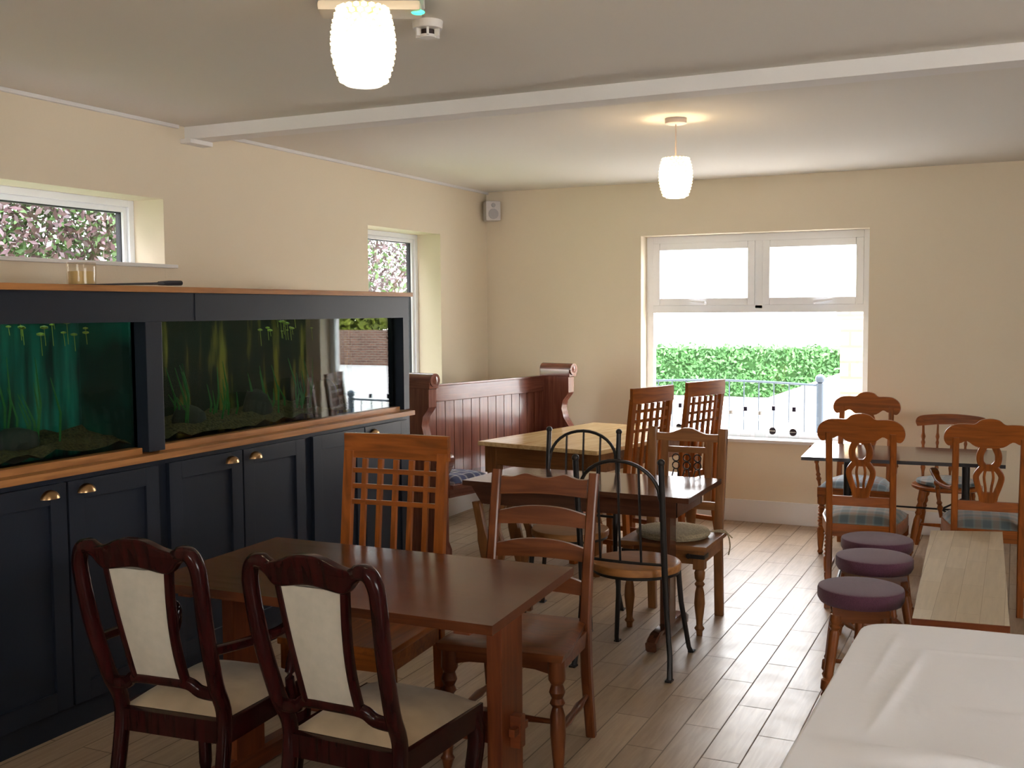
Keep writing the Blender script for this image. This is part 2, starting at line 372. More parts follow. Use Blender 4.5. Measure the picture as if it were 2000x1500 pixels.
def handle(y, z, parent):
    mb = MB(); n = 10; r = .040
    # cup handle: quarter dome
    rows = []
    for i in range(6):
        ph = (pi/2)*i/5; rr = cos(ph)
        rows.append([mb.bm.verts.new((CX+.02+.026*sin(th)*rr, y+r*cos(th)*rr, z+.030*sin(ph)-.010)) for th in [pi*k/n for k in range(n+1)]])
    for A, B in zip(rows, rows[1:]):
        for k in range(n): mb.bm.faces.new((A[k], A[k+1], B[k+1], B[k]))
    ch(mb, 'cup_handle', M_brass, parent)
doors = [(1.60, 2.42), (2.44, 2.925), (2.935, 3.41), (3.47, 3.945), (3.955, 4.43), (4.50, 4.975), (4.985, 5.44)]
hy = [None, 2.846, 3.02, 3.869, 4.037, 4.885, 5.07]
for (a, b), h in zip(doors, hy):
    mb = MB(); rect_frame(mb, 'x', CX+.001, CX+.021, a, b, .10, .962, .075, bev=.002); mb.bx(CX+.001, CX+.009, a+.07, b-.07, .17, .89)
    d = ch(mb, 'door', M_blue, ac)
    if h:
        mb = None
        n = 10; r = .042; mb = MB(); rows = []; z = .925
        for i in range(7):
            ph = (pi/2)*i/6; rr = cos(ph)
            rows.append([mb.bm.verts.new((CX+.0215+.030*sin(th)*rr, h+r*cos(th)*rr, z+.032*sin(ph)-.012)) for th in [pi*k/n for k in range(n+1)]])
        for A, B in zip(rows, rows[1:]):
            for k in range(n): mb.bm.faces.new((A[k], A[k+1], B[k+1], B[k]))
        bmesh.ops.solidify(mb.bm, geom=mb.bm.faces[:], thickness=.0015)
        hd = mb.build('cup_handle', M_brass, d); tag(hd, 'polished brass cup handle'); hd.matrix_parent_inverse = parent_inv(ac)
        # parent chain: handle inherits door transform (door has its own inverse) so undo only once
        hd.matrix_parent_inverse = Matrix.Identity(4)
# tanks
def back_mat(name, a, b, c, ys):
    m, t, p = nm(name); N = t.nodes; L = t.links
    tc = N.new('ShaderNodeTexCoord'); mp = N.new('ShaderNodeMapping'); mp.inputs['Scale'].default_value = (1, ys, .7)
    n = N.new('ShaderNodeTexNoise'); n.inputs['Scale'].default_value = 2.2; n.inputs['Detail'].default_value = 3
    r = N.new('ShaderNodeValToRGB'); r.color_ramp.elements[0].position = .38 if ys == 6 else .47; r.color_ramp.elements[0].color = (*a, 1); r.color_ramp.elements[1].position = .6 if ys == 6 else .52; r.color_ramp.elements[1].color = (*b, 1)
    e = r.color_ramp.elements.new(.75 if ys == 6 else .62); e.color = (*c, 1)
    L.new(tc.outputs['Object'], mp.inputs[0]); L.new(mp.outputs[0], n.inputs['Vector']); L.new(n.outputs['Fac'], r.inputs[0]); L.new(r.outputs[0], p.inputs['Base Color']); p.inputs['Roughness'].default_value = .8
    return m
M_b1 = back_mat('teal_tank_backdrop', (.002, .02, .018), (.008, .20, .15), (.10, .40, .10), 6)
M_b2 = back_mat('olive_tank_backdrop', (.002, .004, .002), (.012, .012, .003), (.26, .20, .02), 4)
M_gravel = plain('dark_gravel', (.10, .07, .03), .9, var=.6, bs=90, bump=1)
M_plant = plain('water_plant', (.04, .20, .05), .6)
M_sparkle = plain('sparkle_yellow_green', (.35, .42, .06), .4)
M_rock = plain('dark_tank_rock', (.03, .03, .028), .8, bump=.5, bs=14)
M_navy = plain('navy_tank_silicone', (.006, .006, .03), .4)
M_tl = plain('tank_lamp_glow', (1, 1, 1), emit=(.6, 1, .55), es=.75)
for ti, (a, b) in enumerate(TT):
    tk = empty('fish_tank', (-3.6, (a+b)/2, .99), label=('fish tank behind dark cabinet frame, left one glowing teal', 'fish tank behind dark cabinet frame, right one reflecting the window')[ti], cat='fish tank', group='fish tanks built into the cabinet')
    a += .006; b -= .006
    ch(MB().bx(CX-.066, CX-.061, a, b, 1.0, 1.60), 'glass_front', M_tank, tk, smooth=False)
    if ti == 1: ch(MB().bx(CX-.058, CX-.053, 4.56, b, 1.036, 1.575), 'mirroring_pane', M_tank2, tk, smooth=False)  # extra pane added so only this end of the tank mirrors the window
    ch(MB().bx(-3.61, -3.60, a, b, 1.0, 1.60), 'backdrop', (M_b1, M_b2)[ti], tk, smooth=False)
    ch(MB().bx(-3.60, CX-.07, b-.012, b, 1.0, 1.6), 'side_panel', (M_b1, M_navy)[ti], tk, smooth=False); ch(MB().bx(-3.60, CX-.07, a, a+.012, 1.0, 1.6), 'side_panel', M_navy, tk, smooth=False)
    ch(MB().bx(-3.6, CX-.07, a, b, 1.6, 1.615), 'tank_lid', M_black, tk, smooth=False)
    n = 26; mb = MB(); g = [[mb.bm.verts.new((lerp(-3.598, CX-.07, j/8), lerp(a+.015, b-.015, i/n), 1.05+.03*random.random()+.05*(1-j/8))) for j in range(9)] for i in range(n+1)]
    for i in range(n):
        for j in range(8): mb.bm.faces.new((g[i][j], g[i+1][j], g[i+1][j+1], g[i][j+1]))
    ch(mb, 'gravel_bed', M_gravel, tk, kind='stuff')
    ch(MB().bx(-3.52, -3.42, a+.15, b-.25, 1.585, 1.598), 'tank_lamp', M_tl, tk, smooth=False)
    for k in range(5 if ti == 0 else 4):
        yc = lerp(a+.2, b-.25, (k+.5)/5); mb = MB()
        for q in range(9):
            px = -3.50+random.uniform(-.06, .08); py = yc+random.uniform(-.09, .09); h = random.uniform(.12, .42 if ti == 0 else .3); dx = random.uniform(-.05, .05)
            mb.sweep([(px, py, 1.06), (px+dx*.4, py+.02, 1.06+h*.5), (px+dx, py-.01, 1.06+h)], [(.012, .003), (.016, .003), (.003, .002)], n=4, sq=1)
        ch(mb, 'water_plant', M_plant, tk)
    mb = MB()
    for q in range(46 if ti == 0 else 16):
        px = random.uniform(-3.55, -3.36); py = random.uniform(a+.15, b-.12) if ti == 0 else random.uniform(a+.9, b-.6); z = random.uniform(1.50, 1.575)
        mb.ball((px, py, z), random.uniform(.006, .014), 1, (1.3, 1.3, .6)); mb.sweep([(px, py, z), (px+.006, py, z-random.uniform(.03, .09))], (.003, .002), n=4, sq=1)
    ch(mb, 'surface_sparkle', M_sparkle, tk, kind='stuff')  # yellow-green blobs and threads put in to imitate sparkles at the tank top
    for k in range(3):
        yc = lerp(a+.3, b-.3, (k+.2)/2.6); mb = MB().ball((-3.50+.06*random.random(), yc, 1.10), .07, 2, (.9, 1.5, 1.0+.5*k*(ti == 1)))
        mb.warp(lambda v: v+Vector((sin(v.y*60), cos(v.z*50), sin(v.x*55)))*.008); ch(mb, 'rock', M_rock, tk)

# things on top of the cabinet
jr = empty('glass_jar', (-3.45, 3.24, 1.707), label='small glass jar with yellowish wax standing on the cabinet top', cat='jar')
MB().lathe((0, 0, 0), (0, 0, .095), [(0, .05), (.03, .056), (.5, .058), (.96, .058), (1, .057)], 20).build('jar_glass', glassy('jar_glass', (.95, .92, .85), 1.35), jr)
MB().lathe((0, 0, .004), (0, 0, .06), [(0, .050), (1, .050)], 20).build('wax', plain('yellow_wax', (.65, .48, .22), .5), jr)
nt = empty('aquarium_net', (-3.38, 3.10, 1.707), label='black flat net with thick handle lying on the cabinet top beside the jar', cat='net')
MB().sweep([(0, .0, .003), (0, .15, .006), (0, .4, .014), (0, .52, .018)], [(.01, .004), (.05, .006), (.07, .010), (.03, .012)], n=8).build('net_blade', M_black, nt)
MB().tube([(0, .50, .018), (0, .56, .020), (0, .64, .022)], [.008, .011, .011]).build('grip', M_black, nt)

# ================================================================ LIGHTS AND CEILING THINGS
M_bead = plain('glowing_beads', (.9, .8, .6), .3, emit=(1, .86, .56), es=1.9)
M_beadlit = plain('bright_shade_rim', (.9, .85, .7), .5, emit=(1, .90, .72), es=3)
M_bulb = plain('lamp_bulb', (1, 1, 1), .5, emit=(1, .80, .50), es=LAMP*16)
M_amber = bpy.data.materials.new('amber_glass_liner'); M_amber.use_nodes = True
_t = M_amber.node_tree; _p = _t.nodes['Principled BSDF']; _p.inputs['Base Color'].default_value = (.8, .5, .2, 1); _p.inputs['Emission Color'].default_value = (1, .60, .20, 1); _p.inputs['Emission Strength'].default_value = .8
_x = _t.nodes.new('ShaderNodeMixShader'); _r_ = _t.nodes.new('ShaderNodeBsdfTransparent'); _x.inputs[0].default_value = .45
_t.links.new(_p.outputs[0], _x.inputs[1]); _t.links.new(_r_.outputs[0], _x.inputs[2]); _t.links.new(_x.outputs[0], _t.nodes['Material Output'].inputs[0])
M_rose = plain('ceiling_rose_plastic', (.55, .46, .42), .5)
def pendant(x, y, ztop, label):
    p = empty('pendant_lamp', (x, y, ZC), label=label, cat='pendant lamp', group='beaded pendant lamps')
    MB().lathe((0, 0, 0), (0, 0, -.03), [(0, .055), (.85, .055), (1, .045)], 24).build('ceiling_rose', M_rose, p)
    h = ztop-ZC
    MB().tube([(0, 0, -.02), (0, 0, h+.01)], .0035, 6).build('cord', M_rose, p)
    H = .198; R = .080
    prof = lambda t: R*(.62+.38*sin(pi*(.10+.86*t))**.8) if t < .5 else R*(.58+.42*sin(pi*(.10+.82*t))**.9)
    mb = MB().lathe((0, 0, h), (0, 0, h-H), [(t/16, prof(t/16)-.004) for t in range(17)], 24)
    bmesh.ops.delete(mb.bm, geom=[f for f in mb.bm.faces if len(f.verts) > 6], context='FACES_ONLY'); mb.build('inner_shade', M_amber, p)
    MB().ball((0, 0, h-.095), .030, 2, (1, 1, 1.2)).build('bulb', M_bulb, p)
    MB().lathe((0, 0, h+.004), (0, 0, h-.065), [(0, .014), (.9, .016), (1, .012)], 12).build('lamp_holder', M_white, p)
    mb = MB(); rows = 13
    for i in range(rows):
        t = (i+.5)/rows; r = prof(t); n = 20
        for k in range(n):
            th = 2*pi*(k+.5*(i % 2))/n
            mb.ball((r*cos(th), r*sin(th), h-H*t), .0092, 1, (1, 1, .8))
    mb.build('beaded_shade', M_bead, p)
    MB().tube([(.046*cos(2*pi*k/28), .046*sin(2*pi*k/28), h-H-.001) for k in range(28)], .0055, 8, closed=True).build('shade_rim', M_beadlit, p)
    return p
pendant(-1.593, 2.48, 2.402, 'large glowing beaded pendant lamp at the top, nearest the camera')
pendant(-1.60, 5.41, 2.372, 'smaller-looking glowing beaded pendant lamp hanging in front of the back window wall')
bk = empty('emergency_light', (-1.825, 2.885, ZC), radians(27), label='white oblong emergency light on the ceiling behind the near pendant', cat='emergency light')
MB().bx(-.165, .165, -.065, .065, -.03, 0, bev=.006).build('base', M_white, bk)
MB().bx(-.157, .157, -.055, .055, -.062, -.03, bev=.012).build('diffuser', plain('cream_diffuser', (.75, .68, .55), .4), bk)
MB().ball((.148, -.03, -.062), .012, 2, (1.8, 1, .7)).build('green_indicator', plain('green_led', (.1, .8, .4), emit=(.05, 1, .45), es=2.2), bk)
sd = empty('smoke_detector', (-1.821, 3.235, ZC), label='small round white smoke detector on the ceiling', cat='smoke detector')
MB().lathe((0, 0, 0), (0, 0, -.028), [(0, .052), (.9, .050), (1, .046)], 24).build('base', M_white, sd)
mb = MB().lathe((0, 0, -.046), (0, 0, -.054), [(0, .030), (1, .026)], 20)
for k in range(6):
    th = pi*k/3; mb.box((.036*cos(th), .036*sin(th), -.038), (.016, .008, .026), rz=th)
mb.build('sensor_cage', M_white, sd)
MB().lathe((0, 0, -.026), (0, 0, -.046), [(0, .022), (1, .022)], 16).build('sensor', plain('dark_sensor', (.05, .03, .03), .5), sd)
sp = empty('wall_speaker', (-3.885, 7.93, 2.405), radians(40), label='small white wall speaker high in the back left corner', cat='speaker')
MB().bx(-.062, .062, -.05, .06, -.080, .080, bev=.014).build('cabinet', M_spk, sp)
MB().lathe((0, -.050, -.025), (0, -.056, -.025), [(0, .042), (1, .040)], 24).lathe((0, -.050, .045), (0, -.056, .045), [(0, .018), (1, .016)], 16).build('driver_cone', M_grey, sp)
MB().bx(-.02, .02, .055, .10, -.02, .02).build('bracket', M_black, sp)

# ================================================================ FURNITURE: TURNED LEG PROFILES
def turned(mb, a, b, R=.026, kind='vase', n=14):
    if kind == 'vase': pr = [(0, .55), (.06, .6), (.10, .95), (.14, .6), (.2, .62), (.45, 1.0), (.60, .85), (.68, .6), (.72, .95), (.76, .62), (.80, .9), (.88, 1), (.93, .7), (.96, .9), (1, .9)]
    elif kind == 'leg': pr = [(0, .55), (.05, .72), (.08, .95), (.11, .65), (.15, .7), (.40, 1.0), (.55, .95), (.62, .65), (.65, 1.0), (.69, .7), (.74, 1.05), (.80, .75), (.84, 1.1), (1, 1.1)]
    elif kind == 'bobbin': pr = [(0, .45), (.04, .8), (.08, .55), (.14, .7), (.35, .95), (.45, .98)]+[(lerp(.48, .84, k/12), .62 if k % 2 == 0 else 1.0) for k in range(13)]+[(.87, 1.1), (1, 1.15)]
    elif kind == 'spindle': pr = [(0, .5), (.15, .6), (.22, 1.0), (.28, .6), (.33, .9), (.38, .55), (.5, .7), (.62, .55), (.67, .9), (.72, .6), (.78, 1.0), (.85, .6), (1, .5)]
    elif kind == 'stool': pr = [(0, .3), (.04, .5), (.10, .95), (.14, .7), (.17, 1.15), (.27, 1.2), (.29, .8), (.32, 1.0), (.35, .85), (.6, .95), (.80, 1.0), (.83, .75), (.86, 1.05), (.89, .8), (.93, 1.15), (1, 1.1)]
    mb.lathe(a, b, [(t, r*R) for t, r in pr], n); return mb

# ---------------------------------------------------------------- mahogany chairs with cream panels
def mahogany_chair(loc, rz, label, arms, group):
    c = empty('dining_chair', loc, rz, label=label, cat='chair', group=group)
    m = W('mahogany', 'Z'); zs = .44
    yb = -.20
    def back_y(z): return yb-.27*max(0, z-zs)-.02*sin(pi*max(0, min(1, (z-zs)/.5)))
    lw = lambda p: Vector((p.x, p.y+back_y(p.z)-0, p.z))
    # rear legs and stiles in one sweep each
    for s in (-1, 1):
        pts = spl([(s*.205, -.30, 0), (s*.200, -.235, .22), (s*.198, yb, .44), (s*.205, back_y(.56), .56), (s*.216, back_y(.72), .72), (s*.222, back_y(.86), .86), (s*.218, back_y(.912), .912), (s*.200, back_y(.944), .944), (s*.170, back_y(.950), .950), (s*.140, back_y(.938), .938)], 5)
        MB().sweep(pts, [(.040, .036)]*5+[(.046, .042)]*(len(pts)-14)+[(.044, .040)]*5+[(.040, .034)]*4, side=(0, 1, 0), n=12, sq=.75).build('back_leg', m, c)
    top = spl([(-.180, .945), (-.150, .950), (-.10, .960), (-.05, .978), (0, .983), (.05, .978), (.10, .960), (.150, .950), (.180, .945)], 5)
    bot = spl([(.178, .930), (.155, .918), (.128, .892), (.100, .888), (0, .900), (-.100, .888), (-.128, .892), (-.155, .918), (-.178, .930)], 5)
    mb = MB().prism(top+bot, -.019, .019, axis='y'); mb.warp(lw)
    bmesh.ops.recalc_face_normals(mb.bm, faces=mb.bm.faces)
    bmesh.ops.bevel(mb.bm, geom=[e for e in mb.bm.edges if len(e.link_faces) == 2 and e.calc_face_angle(0) > 1.1], offset=.008, segments=3, affect='EDGES', profile=.5)
    mb.build('crest_rail', m, c, ang=50)
    # lower back rail
    rail = spl([(-.20, .525), (-.14, .530), (-.10, .553), (0, .556), (.10, .553), (.14, .530), (.20, .525)], 4)
    MB().sweep([(x, back_y(z), z) for x, z in rail], (.036, .030), side=(0, 0, 1), n=12, sq=.7).build('lower_rail', m, c)
    for s in (-1, 1):
        p = spl([(s*.093, .555), (s*.093, .65), (s*.100, .76), (s*.114, .895)], 4)
        MB().sweep([(x, back_y(z), z) for x, z in p], (.026, .028), n=10, sq=.7).build('back_upright', m, c)
    # cream panel
    o = [(-.083, .566), (.083, .566), (.085, .65), (.092, .76), (.104, .895), (.0, .905), (-.104, .895), (-.092, .76), (-.085, .65)]
    mb = MB(); N = 12
    A = []
    for i in range(N+1):
        z = lerp(.562, .893, i/N); hw = lerp(.084, .104, (i/N)**1.5); A.append([(-hw+2*hw*k/6, z) for k in range(7)])
    for sgn in (-1, 1):
        g = [[mb.bm.verts.new((x, back_y(z)+sgn*(.009+.007*sin(pi*k/6)*sin(pi*i/N)), z)) for k, (x, z) in enumerate(r)] for i, r in enumerate(A)]
        for i in range(N):
            for k in range(6): mb.bm.faces.new((g[i][k], g[i][k+1], g[i+1][k+1], g[i+1][k]))
    tag(mb.build('back_panel', M_cream, c), 'cream upholstered back panel')
    # seat frame and seat
    fr = [(-.215, yb-.015), (.215, yb-.015), (.228, .215), (-.228, .215)]
    MB().prism(fr, .375, .44, axis='z').build('seat_frame', m, c)
    n = 14; mb = MB(); g = []
    for i in range(n+1):
        v = i/n; hw = lerp(.195, .221, v); y = lerp(yb+.012, .212, v)
        g.append([mb.bm.verts.new((-hw+2*hw*k/n, y, .441+.042*(1-(abs(2*k/n-1))**4)*(1-(abs(2*v-1))**6)**.8)) for k in range(n+1)])
    for i in range(n):
        for k in range(n): mb.bm.faces.new((g[i][k], g[i][k+1], g[i+1][k+1], g[i+1][k]))
    mb.bm.faces.new([g[0][k] for k in range(n+1)]+[g[i][n] for i in range(1, n+1)]+[g[n][k] for k in range(n-1, -1, -1)]+[g[i][0] for i in range(n-1, 0, -1)])
    tag(mb.build('seat', M_seat, c, ang=80), 'stained cream seat pad')
    for s in (-1, 1):
        MB().sweep(spl([(s*.200, .188, .42), (s*.212, .198, .34), (s*.200, .189, .22), (s*.188, .178, .09), (s*.193, .188, .025), (s*.196, .193, 0)], 4), [(.055, .055)]*4+[(.052, .052)]*4+[(.040, .040)]*4+[(.030, .030)]*4+[(.036, .036)]*5, n=12, sq=.7).build('front_leg', m, c)
    c.scale = (.9, 1, 1)
    if arms:
        for s in (-1, 1):
            MB().sweep(spl([(s*.214, back_y(.665), .665), (s*.240, -.13, .652), (s*.262, .0, .648), (s*.262, .085, .662), (s*.256, .125, .650), (s*.248, .12, .60), (s*.250, .07, .50), (s*.246, .09, .42)], 5), (.030, .030), side=(0, 0, 1), n=10, sq=.75).build('armrest', m, c)
    return c
mahogany_chair((-2.205, 2.535, 0), radians(5), 'leftmost dark mahogany chair with armrests and cream back panel, in front of the near table', True, 'mahogany chairs at the near table')
mahogany_chair((-1.612, 2.565, 0), radians(-1), 'dark mahogany chair without armrests, cream back panel and stained seat, nearest the camera', False, 'mahogany chairs at the near table')

# ---------------------------------------------------------------- lattice back chair
def lattice_chair(w=.43, wood='honey'):
    c = empty('lattice_back_chair'); m = W(wood, 'Z'); H = 1.13; d = .42; yb = -d/2
    def by(z): return yb-.07*max(0, (z-.45)/.68)**1.3
    for s in (-1, 1):
        pts = [(s*(w/2-.022), yb-.05, 0), (s*(w/2-.022), yb-.012, .22), (s*(w/2-.022), by(.45), .45), (s*(w/2-.022), by(.7), .7), (s*(w/2-.022), by(.9), .9), (s*(w/2-.022), by(1.06), 1.06)]
        MB().sweep(pts, (.042, .032), n=4, sq=.3).build('back_leg', m, c)
    MB().sweep([(x, by(1.08)-.012*(1-(2*x/w)**2), 1.08) for x in [-w/2+w*k/8 for k in range(9)]], (.105, .026), side=(0, 0, 1), n=4, sq=.3).build('top_rail', W(wood, 'X'), c)
    xs = [(-w/2+.022)+(w-.044)*k/6 for k in range(1, 6)]
    for x in xs:
        MB().sweep([(x, by(z)-.009*(1-(2*x/w)**2), z) for z in (.50, .6, .7, .85, 1.03)], (.022, .018), n=4, sq=.3).build('slat', m, c)
    for z in (.985, .925, .865):
        MB().sweep([(x, by(z)-.006*(1-(2*x/w)**2), z) for x in (-w/2+.03, -w/4, 0, w/4, w/2-.03)], (.020, .014), side=(0, 0, 1), n=4, sq=.3).build('lattice_bar', W(wood, 'X'), c)
    MB().bx(-w/2+.03, w/2-.03, yb-.012, yb+.012, .49, .53).build('lower_rail', W(wood, 'X'), c)
    MB().bx(-w/2-.005, w/2+.005, yb-.015, d/2+.01, .435, .46, bev=.006).build('seat', W(wood, 'Y'), c)
    MB().bx(-w/2+.02, w/2-.02, yb+.01, yb+.028, .37, .434).bx(-w/2+.02, w/2-.02, d/2-.03, d/2-.012, .37, .434).bx(-w/2+.01, -w/2+.028, yb+.02, d/2-.02, .37, .434).bx(w/2-.028, w/2-.01, yb+.02, d/2-.02, .37, .434).build('apron', W(wood, 'X'), c)
    for s in (-1, 1):
        MB().bx(s*(w/2-.022)-.021, s*(w/2-.022)+.021, d/2-.045, d/2-.003, 0, .434, bev=.003).build('front_leg', m, c)
        MB().bx(s*(w/2-.022)-.01, s*(w/2-.022)+.01, yb, d/2-.04, .16, .19).build('stretcher', W(wood, 'Y'), c)
    return c
L0 = lattice_chair(.44)
L0.location = (-2.115, 3.235, 0); L0.rotation_euler.z = radians(180+4); tag(L0, 'tall orange-brown chair with latticed back, behind the near table in front of the cabinet', 'chair', 'tall lattice-back chairs')
def dirrot(dx, dy):  # rotation that takes local +y to (dx,dy)
    return math.atan2(dy, dx)-pi/2
L1 = copy_tree(L0); A_ = Vector((-2.058, 6.08, 0)); B_ = Vector((-1.935, 6.50, 0)); t_ = (B_-A_).normalized(); f_ = Vector((-t_.y, t_.x, 0))
L1.location = (A_+B_)/2+f_*(.21+.07); L1.rotation_euler.z = dirrot(f_.x, f_.y); tag(L1, 'tall lattice-back chair at the pine table, left one of the two before the window')
L2 = copy_tree(L0); A_ = Vector((-1.904, 6.72, 0)); B_ = Vector((-1.768, 7.138, 0)); t_ = (B_-A_).normalized(); f_ = Vector((-t_.y, t_.x, 0))
L2.location = (A_+B_)/2+f_*(.21+.07); L2.rotation_euler.z = dirrot(f_.x, f_.y); tag(L2, 'tall lattice-back chair at the pine table, right one nearest the back window')

# ---------------------------------------------------------------- ladder back chair
c = empty('ladder_back_chair', (-1.585, 3.43, 0), radians(180+5), label='brown wooden ladder-back chair with wavy top rail behind the near table', cat='chair')
wd = 'ladder'; m = W(wd, 'Z'); yb = -.19
def by(z): return yb-.11*max(0, (z-.45)/.54)**1.2
for s in (-1, 1):
    MB().sweep([(s*.196, yb-.055, 0), (s*.192, yb-.01, .25), (s*.190, yb, .45), (s*.190, by(.65), .65), (s*.192, by(.85), .85), (s*.194, by(.985), .985)], [(.036, .036), (.04, .042), (.04, .045), (.038, .038), (.036, .034), (.036, .030)], n=8, sq=.4).build('back_leg', m, c)
o = spl([(-.172, .962), (-.13, .960), (-.08, .974), (-.04, .966), (0, .960), (.04, .966), (.08, .974), (.13, .960), (.172, .962)], 4)+spl([(.172, .895), (.08, .900), (0, .902), (-.08, .900), (-.172, .895)], 3)
mb = MB().prism(o, -.011, .011); mb.warp(lambda v: Vector((v.x, v.y+by(v.z)-.012*(1-(v.x/.19)**2), v.z))); mb.build('top_rail', W(wd, 'X'), c)
for z in (.815, .695, .575):
    o = spl([(-.172, z+.018), (-.09, z+.036), (0, z+.042), (.09, z+.036), (.172, z+.018)], 4)+[(.172, z-.03), (.09, z-.026), (0, z-.024), (-.09, z-.026), (-.172, z-.03)]
    mb = MB().prism(o, -.009, .009); mb.warp(lambda v: Vector((v.x, v.y+by(v.z)-.010*(1-(v.x/.19)**2), v.z))); mb.build('ladder_slat', W(wd, 'X'), c)
mb = MB(); n = 16; g = []; g2 = []
for i in range(n+1):
    v = i/n; y = lerp(yb-.015, .215, v); hw = lerp(.19, .232, min(1, v*1.3)); r, r2 = [], []
    for k in range(n+1):
        u = -1+2*k/n; x = hw*u
        dip = -.016*max(0, 1-((abs(u)-.45)/.42)**2)*max(0, 1-((v-.42)/.4)**2)
        r.append(mb.bm.verts.new((x, y, .458+dip-(.008 if v > .95 or abs(u) > .95 else 0)))); r2.append(mb.bm.verts.new((x*.97, y, .425)))
    g.append(r); g2.append(r2)
for i in range(n):
    for k in range(n):
        mb.bm.faces.new((g[i][k], g[i][k+1], g[i+1][k+1], g[i+1][k])); mb.bm.faces.new((g2[i][k], g2[i+1][k], g2[i+1][k+1], g2[i][k+1]))
for k in range(n):
    mb.bm.faces.new((g[0][k], g2[0][k], g2[0][k+1], g[0][k+1])); mb.bm.faces.new((g[n][k], g[n][k+1], g2[n][k+1], g2[n][k]))
    mb.bm.faces.new((g[k][0], g[k+1][0], g2[k+1][0], g2[k][0])); mb.bm.faces.new((g[k][n], g2[k][n], g2[k+1][n], g[k+1][n]))
mb.build('seat', W(wd, 'X'), c)
ap = [(-.19, .424), (.19, .424), (.19, .37), (.12, .385), (0, .39), (-.12, .385), (-.19, .37)]
MB().prism(ap, .165, .185).prism([(-.16, .424), (.16, .424), (.16, .375), (-.16, .375)], yb+.02, yb+.038).prism([(-.16, .424), (.17, .424), (.15, .37), (-.14, .37)], .185, .203, axis='x').prism([(-.16, .424), (.17, .424), (.15, .37), (-.14, .37)], -.203, -.185, axis='x').build('apron', W(wd, 'X'), c)
for s in (-1, 1):
    turned(MB(), (s*.205, .185, 0), (s*.195, .175, .425), .027, 'leg').build('front_leg', m, c)
    MB().lathe((s*.20, .175, .17), (s*.192, yb-.01, .17), [(0, .008), (.15, .010), (.3, .016), (.5, .012), (.7, .016), (.85, .010), (1, .008)], 10).build('stretcher', W(wd, 'Y'), c)
MB().lathe((-.205, .18, .21), (.205, .18, .21), [(0, .008), (.2, .010), (.5, .017), (.8, .010), (1, .008)], 10).build('stretcher', W(wd, 'X'), c)

# ---------------------------------------------------------------- rustic chair with round pad
c = empty('rustic_chair', (-1.555, 5.245, 0), radians(180), label='rustic pine chair with iron fittings and round tied seat pad behind middle table', cat='chair')
m = W('oldpine', 'Z'); mX = W('oldpine', 'X'); yb = -.19
def by(z): return yb-.06*max(0, (z-.42)/.55)
for s in (-1, 1):
    MB().sweep([(s*.181, yb-.03, 0), (s*.181, yb, .42), (s*.186, by(.7), .7), (s*.189, by(.975), .975)], (.046, .036), n=8, sq=.35).build('back_leg', m, c)
    MB().sweep([(s*.118, by(.60), .60), (s*.118, by(.92), .92)], (.042, .022), n=4, sq=.3).build('inner_stile', m, c)
o = spl([(-.168, .945), (-.10, .945), (-.05, .962), (-.025, .972), (0, .974), (.025, .972), (.05, .962), (.10, .945), (.168, .945)], 4)+[(.168, .905), (-.168, .905)]
mb = MB().prism(o, -.012, .012); mb.warp(lambda v: Vector((v.x, v.y+by(v.z), v.z))); mb.build('crest_rail', mX, c)
MB().sweep([(-.10, by(.86), .86), (.10, by(.86), .86)], (.034, .022), side=(0, 0, 1), n=4, sq=.3).build('middle_rail', mX, c)
MB().sweep([(-.17, by(.575), .575), (.17, by(.575), .575)], (.045, .024), side=(0, 0, 1), n=4, sq=.3).build('lower_rail', mX, c)
for x in (-.058, 0, .058):
    mb = MB()
    for zc, r in ((.817, .019), (.776, .019)):
        mb.tube([(x+r*cos(2*pi*k/14), by(.8), zc+r*sin(2*pi*k/14)) for k in range(14)], .0035, 6, closed=True)
    for s in (-1, 1): mb.tube([(x+s*.010, by(.76), .757), (x+s*.018, by(.7), .72), (x+s*.006, by(.68), .68), (x+s*.014, by(.6), .60)], .0035, 6)
    mb.build('iron_scroll', M_iron, c)
MB().bx(-.225, .225, yb-.01, .215, .425, .450, bev=.007).build('seat', W('oldpine', 'X'), c)
MB().bx(-.19, .19, .165, .185, .355, .424).bx(-.19, .19, yb, yb+.02, .355, .424).bx(-.198, -.178, yb, .18, .355, .424).bx(.178, .198, yb, .18, .355, .424).build('apron', mX, c)
for s in (-1, 1):
    turned(MB(), (s*.180, .165, 0), (s*.180, .165, .355), .027, 'vase').bx(s*.18-.028, s*.18+.028, .137, .193, .33, .424, bev=.003).build('front_leg', m, c)
    mb = MB().bx(s*.209-.0, s*.209+s*.003, .12, .196, .385, .405).bx(min(s*.13, s*.209), max(s*.13, s*.209), .193, .197, .385, .405).ball((s*.13, .197, .395), .014, 1, (1, .3, 1)); mb.build('iron_bracket', M_iron, c)
pd = empty('seat_pad', (-1.555, 5.235, .450), label='round beige woven seat pad tied on the rustic pine chair', cat='seat pad')
MB().lathe((0, 0, 0.0), (0, 0, .045), [(0, .15), (.1, .175), (.45, .188), (.8, .178), (.95, .15), (1, .10)], 28).build('pad', M_straw, pd)
for s in (-1,):
    MB().tube(spl([(s*-.17, .08, .02), (s*-.225, .17, .01), (s*-.245, .19, -.06), (s*-.235, .20, -.12)], 4), .004, 6).tube(spl([(s*-.17, .08, .02), (s*-.22, .18, .0), (s*-.255, .20, -.03)], 4), .004, 6).build('tie_string', M_straw, pd)

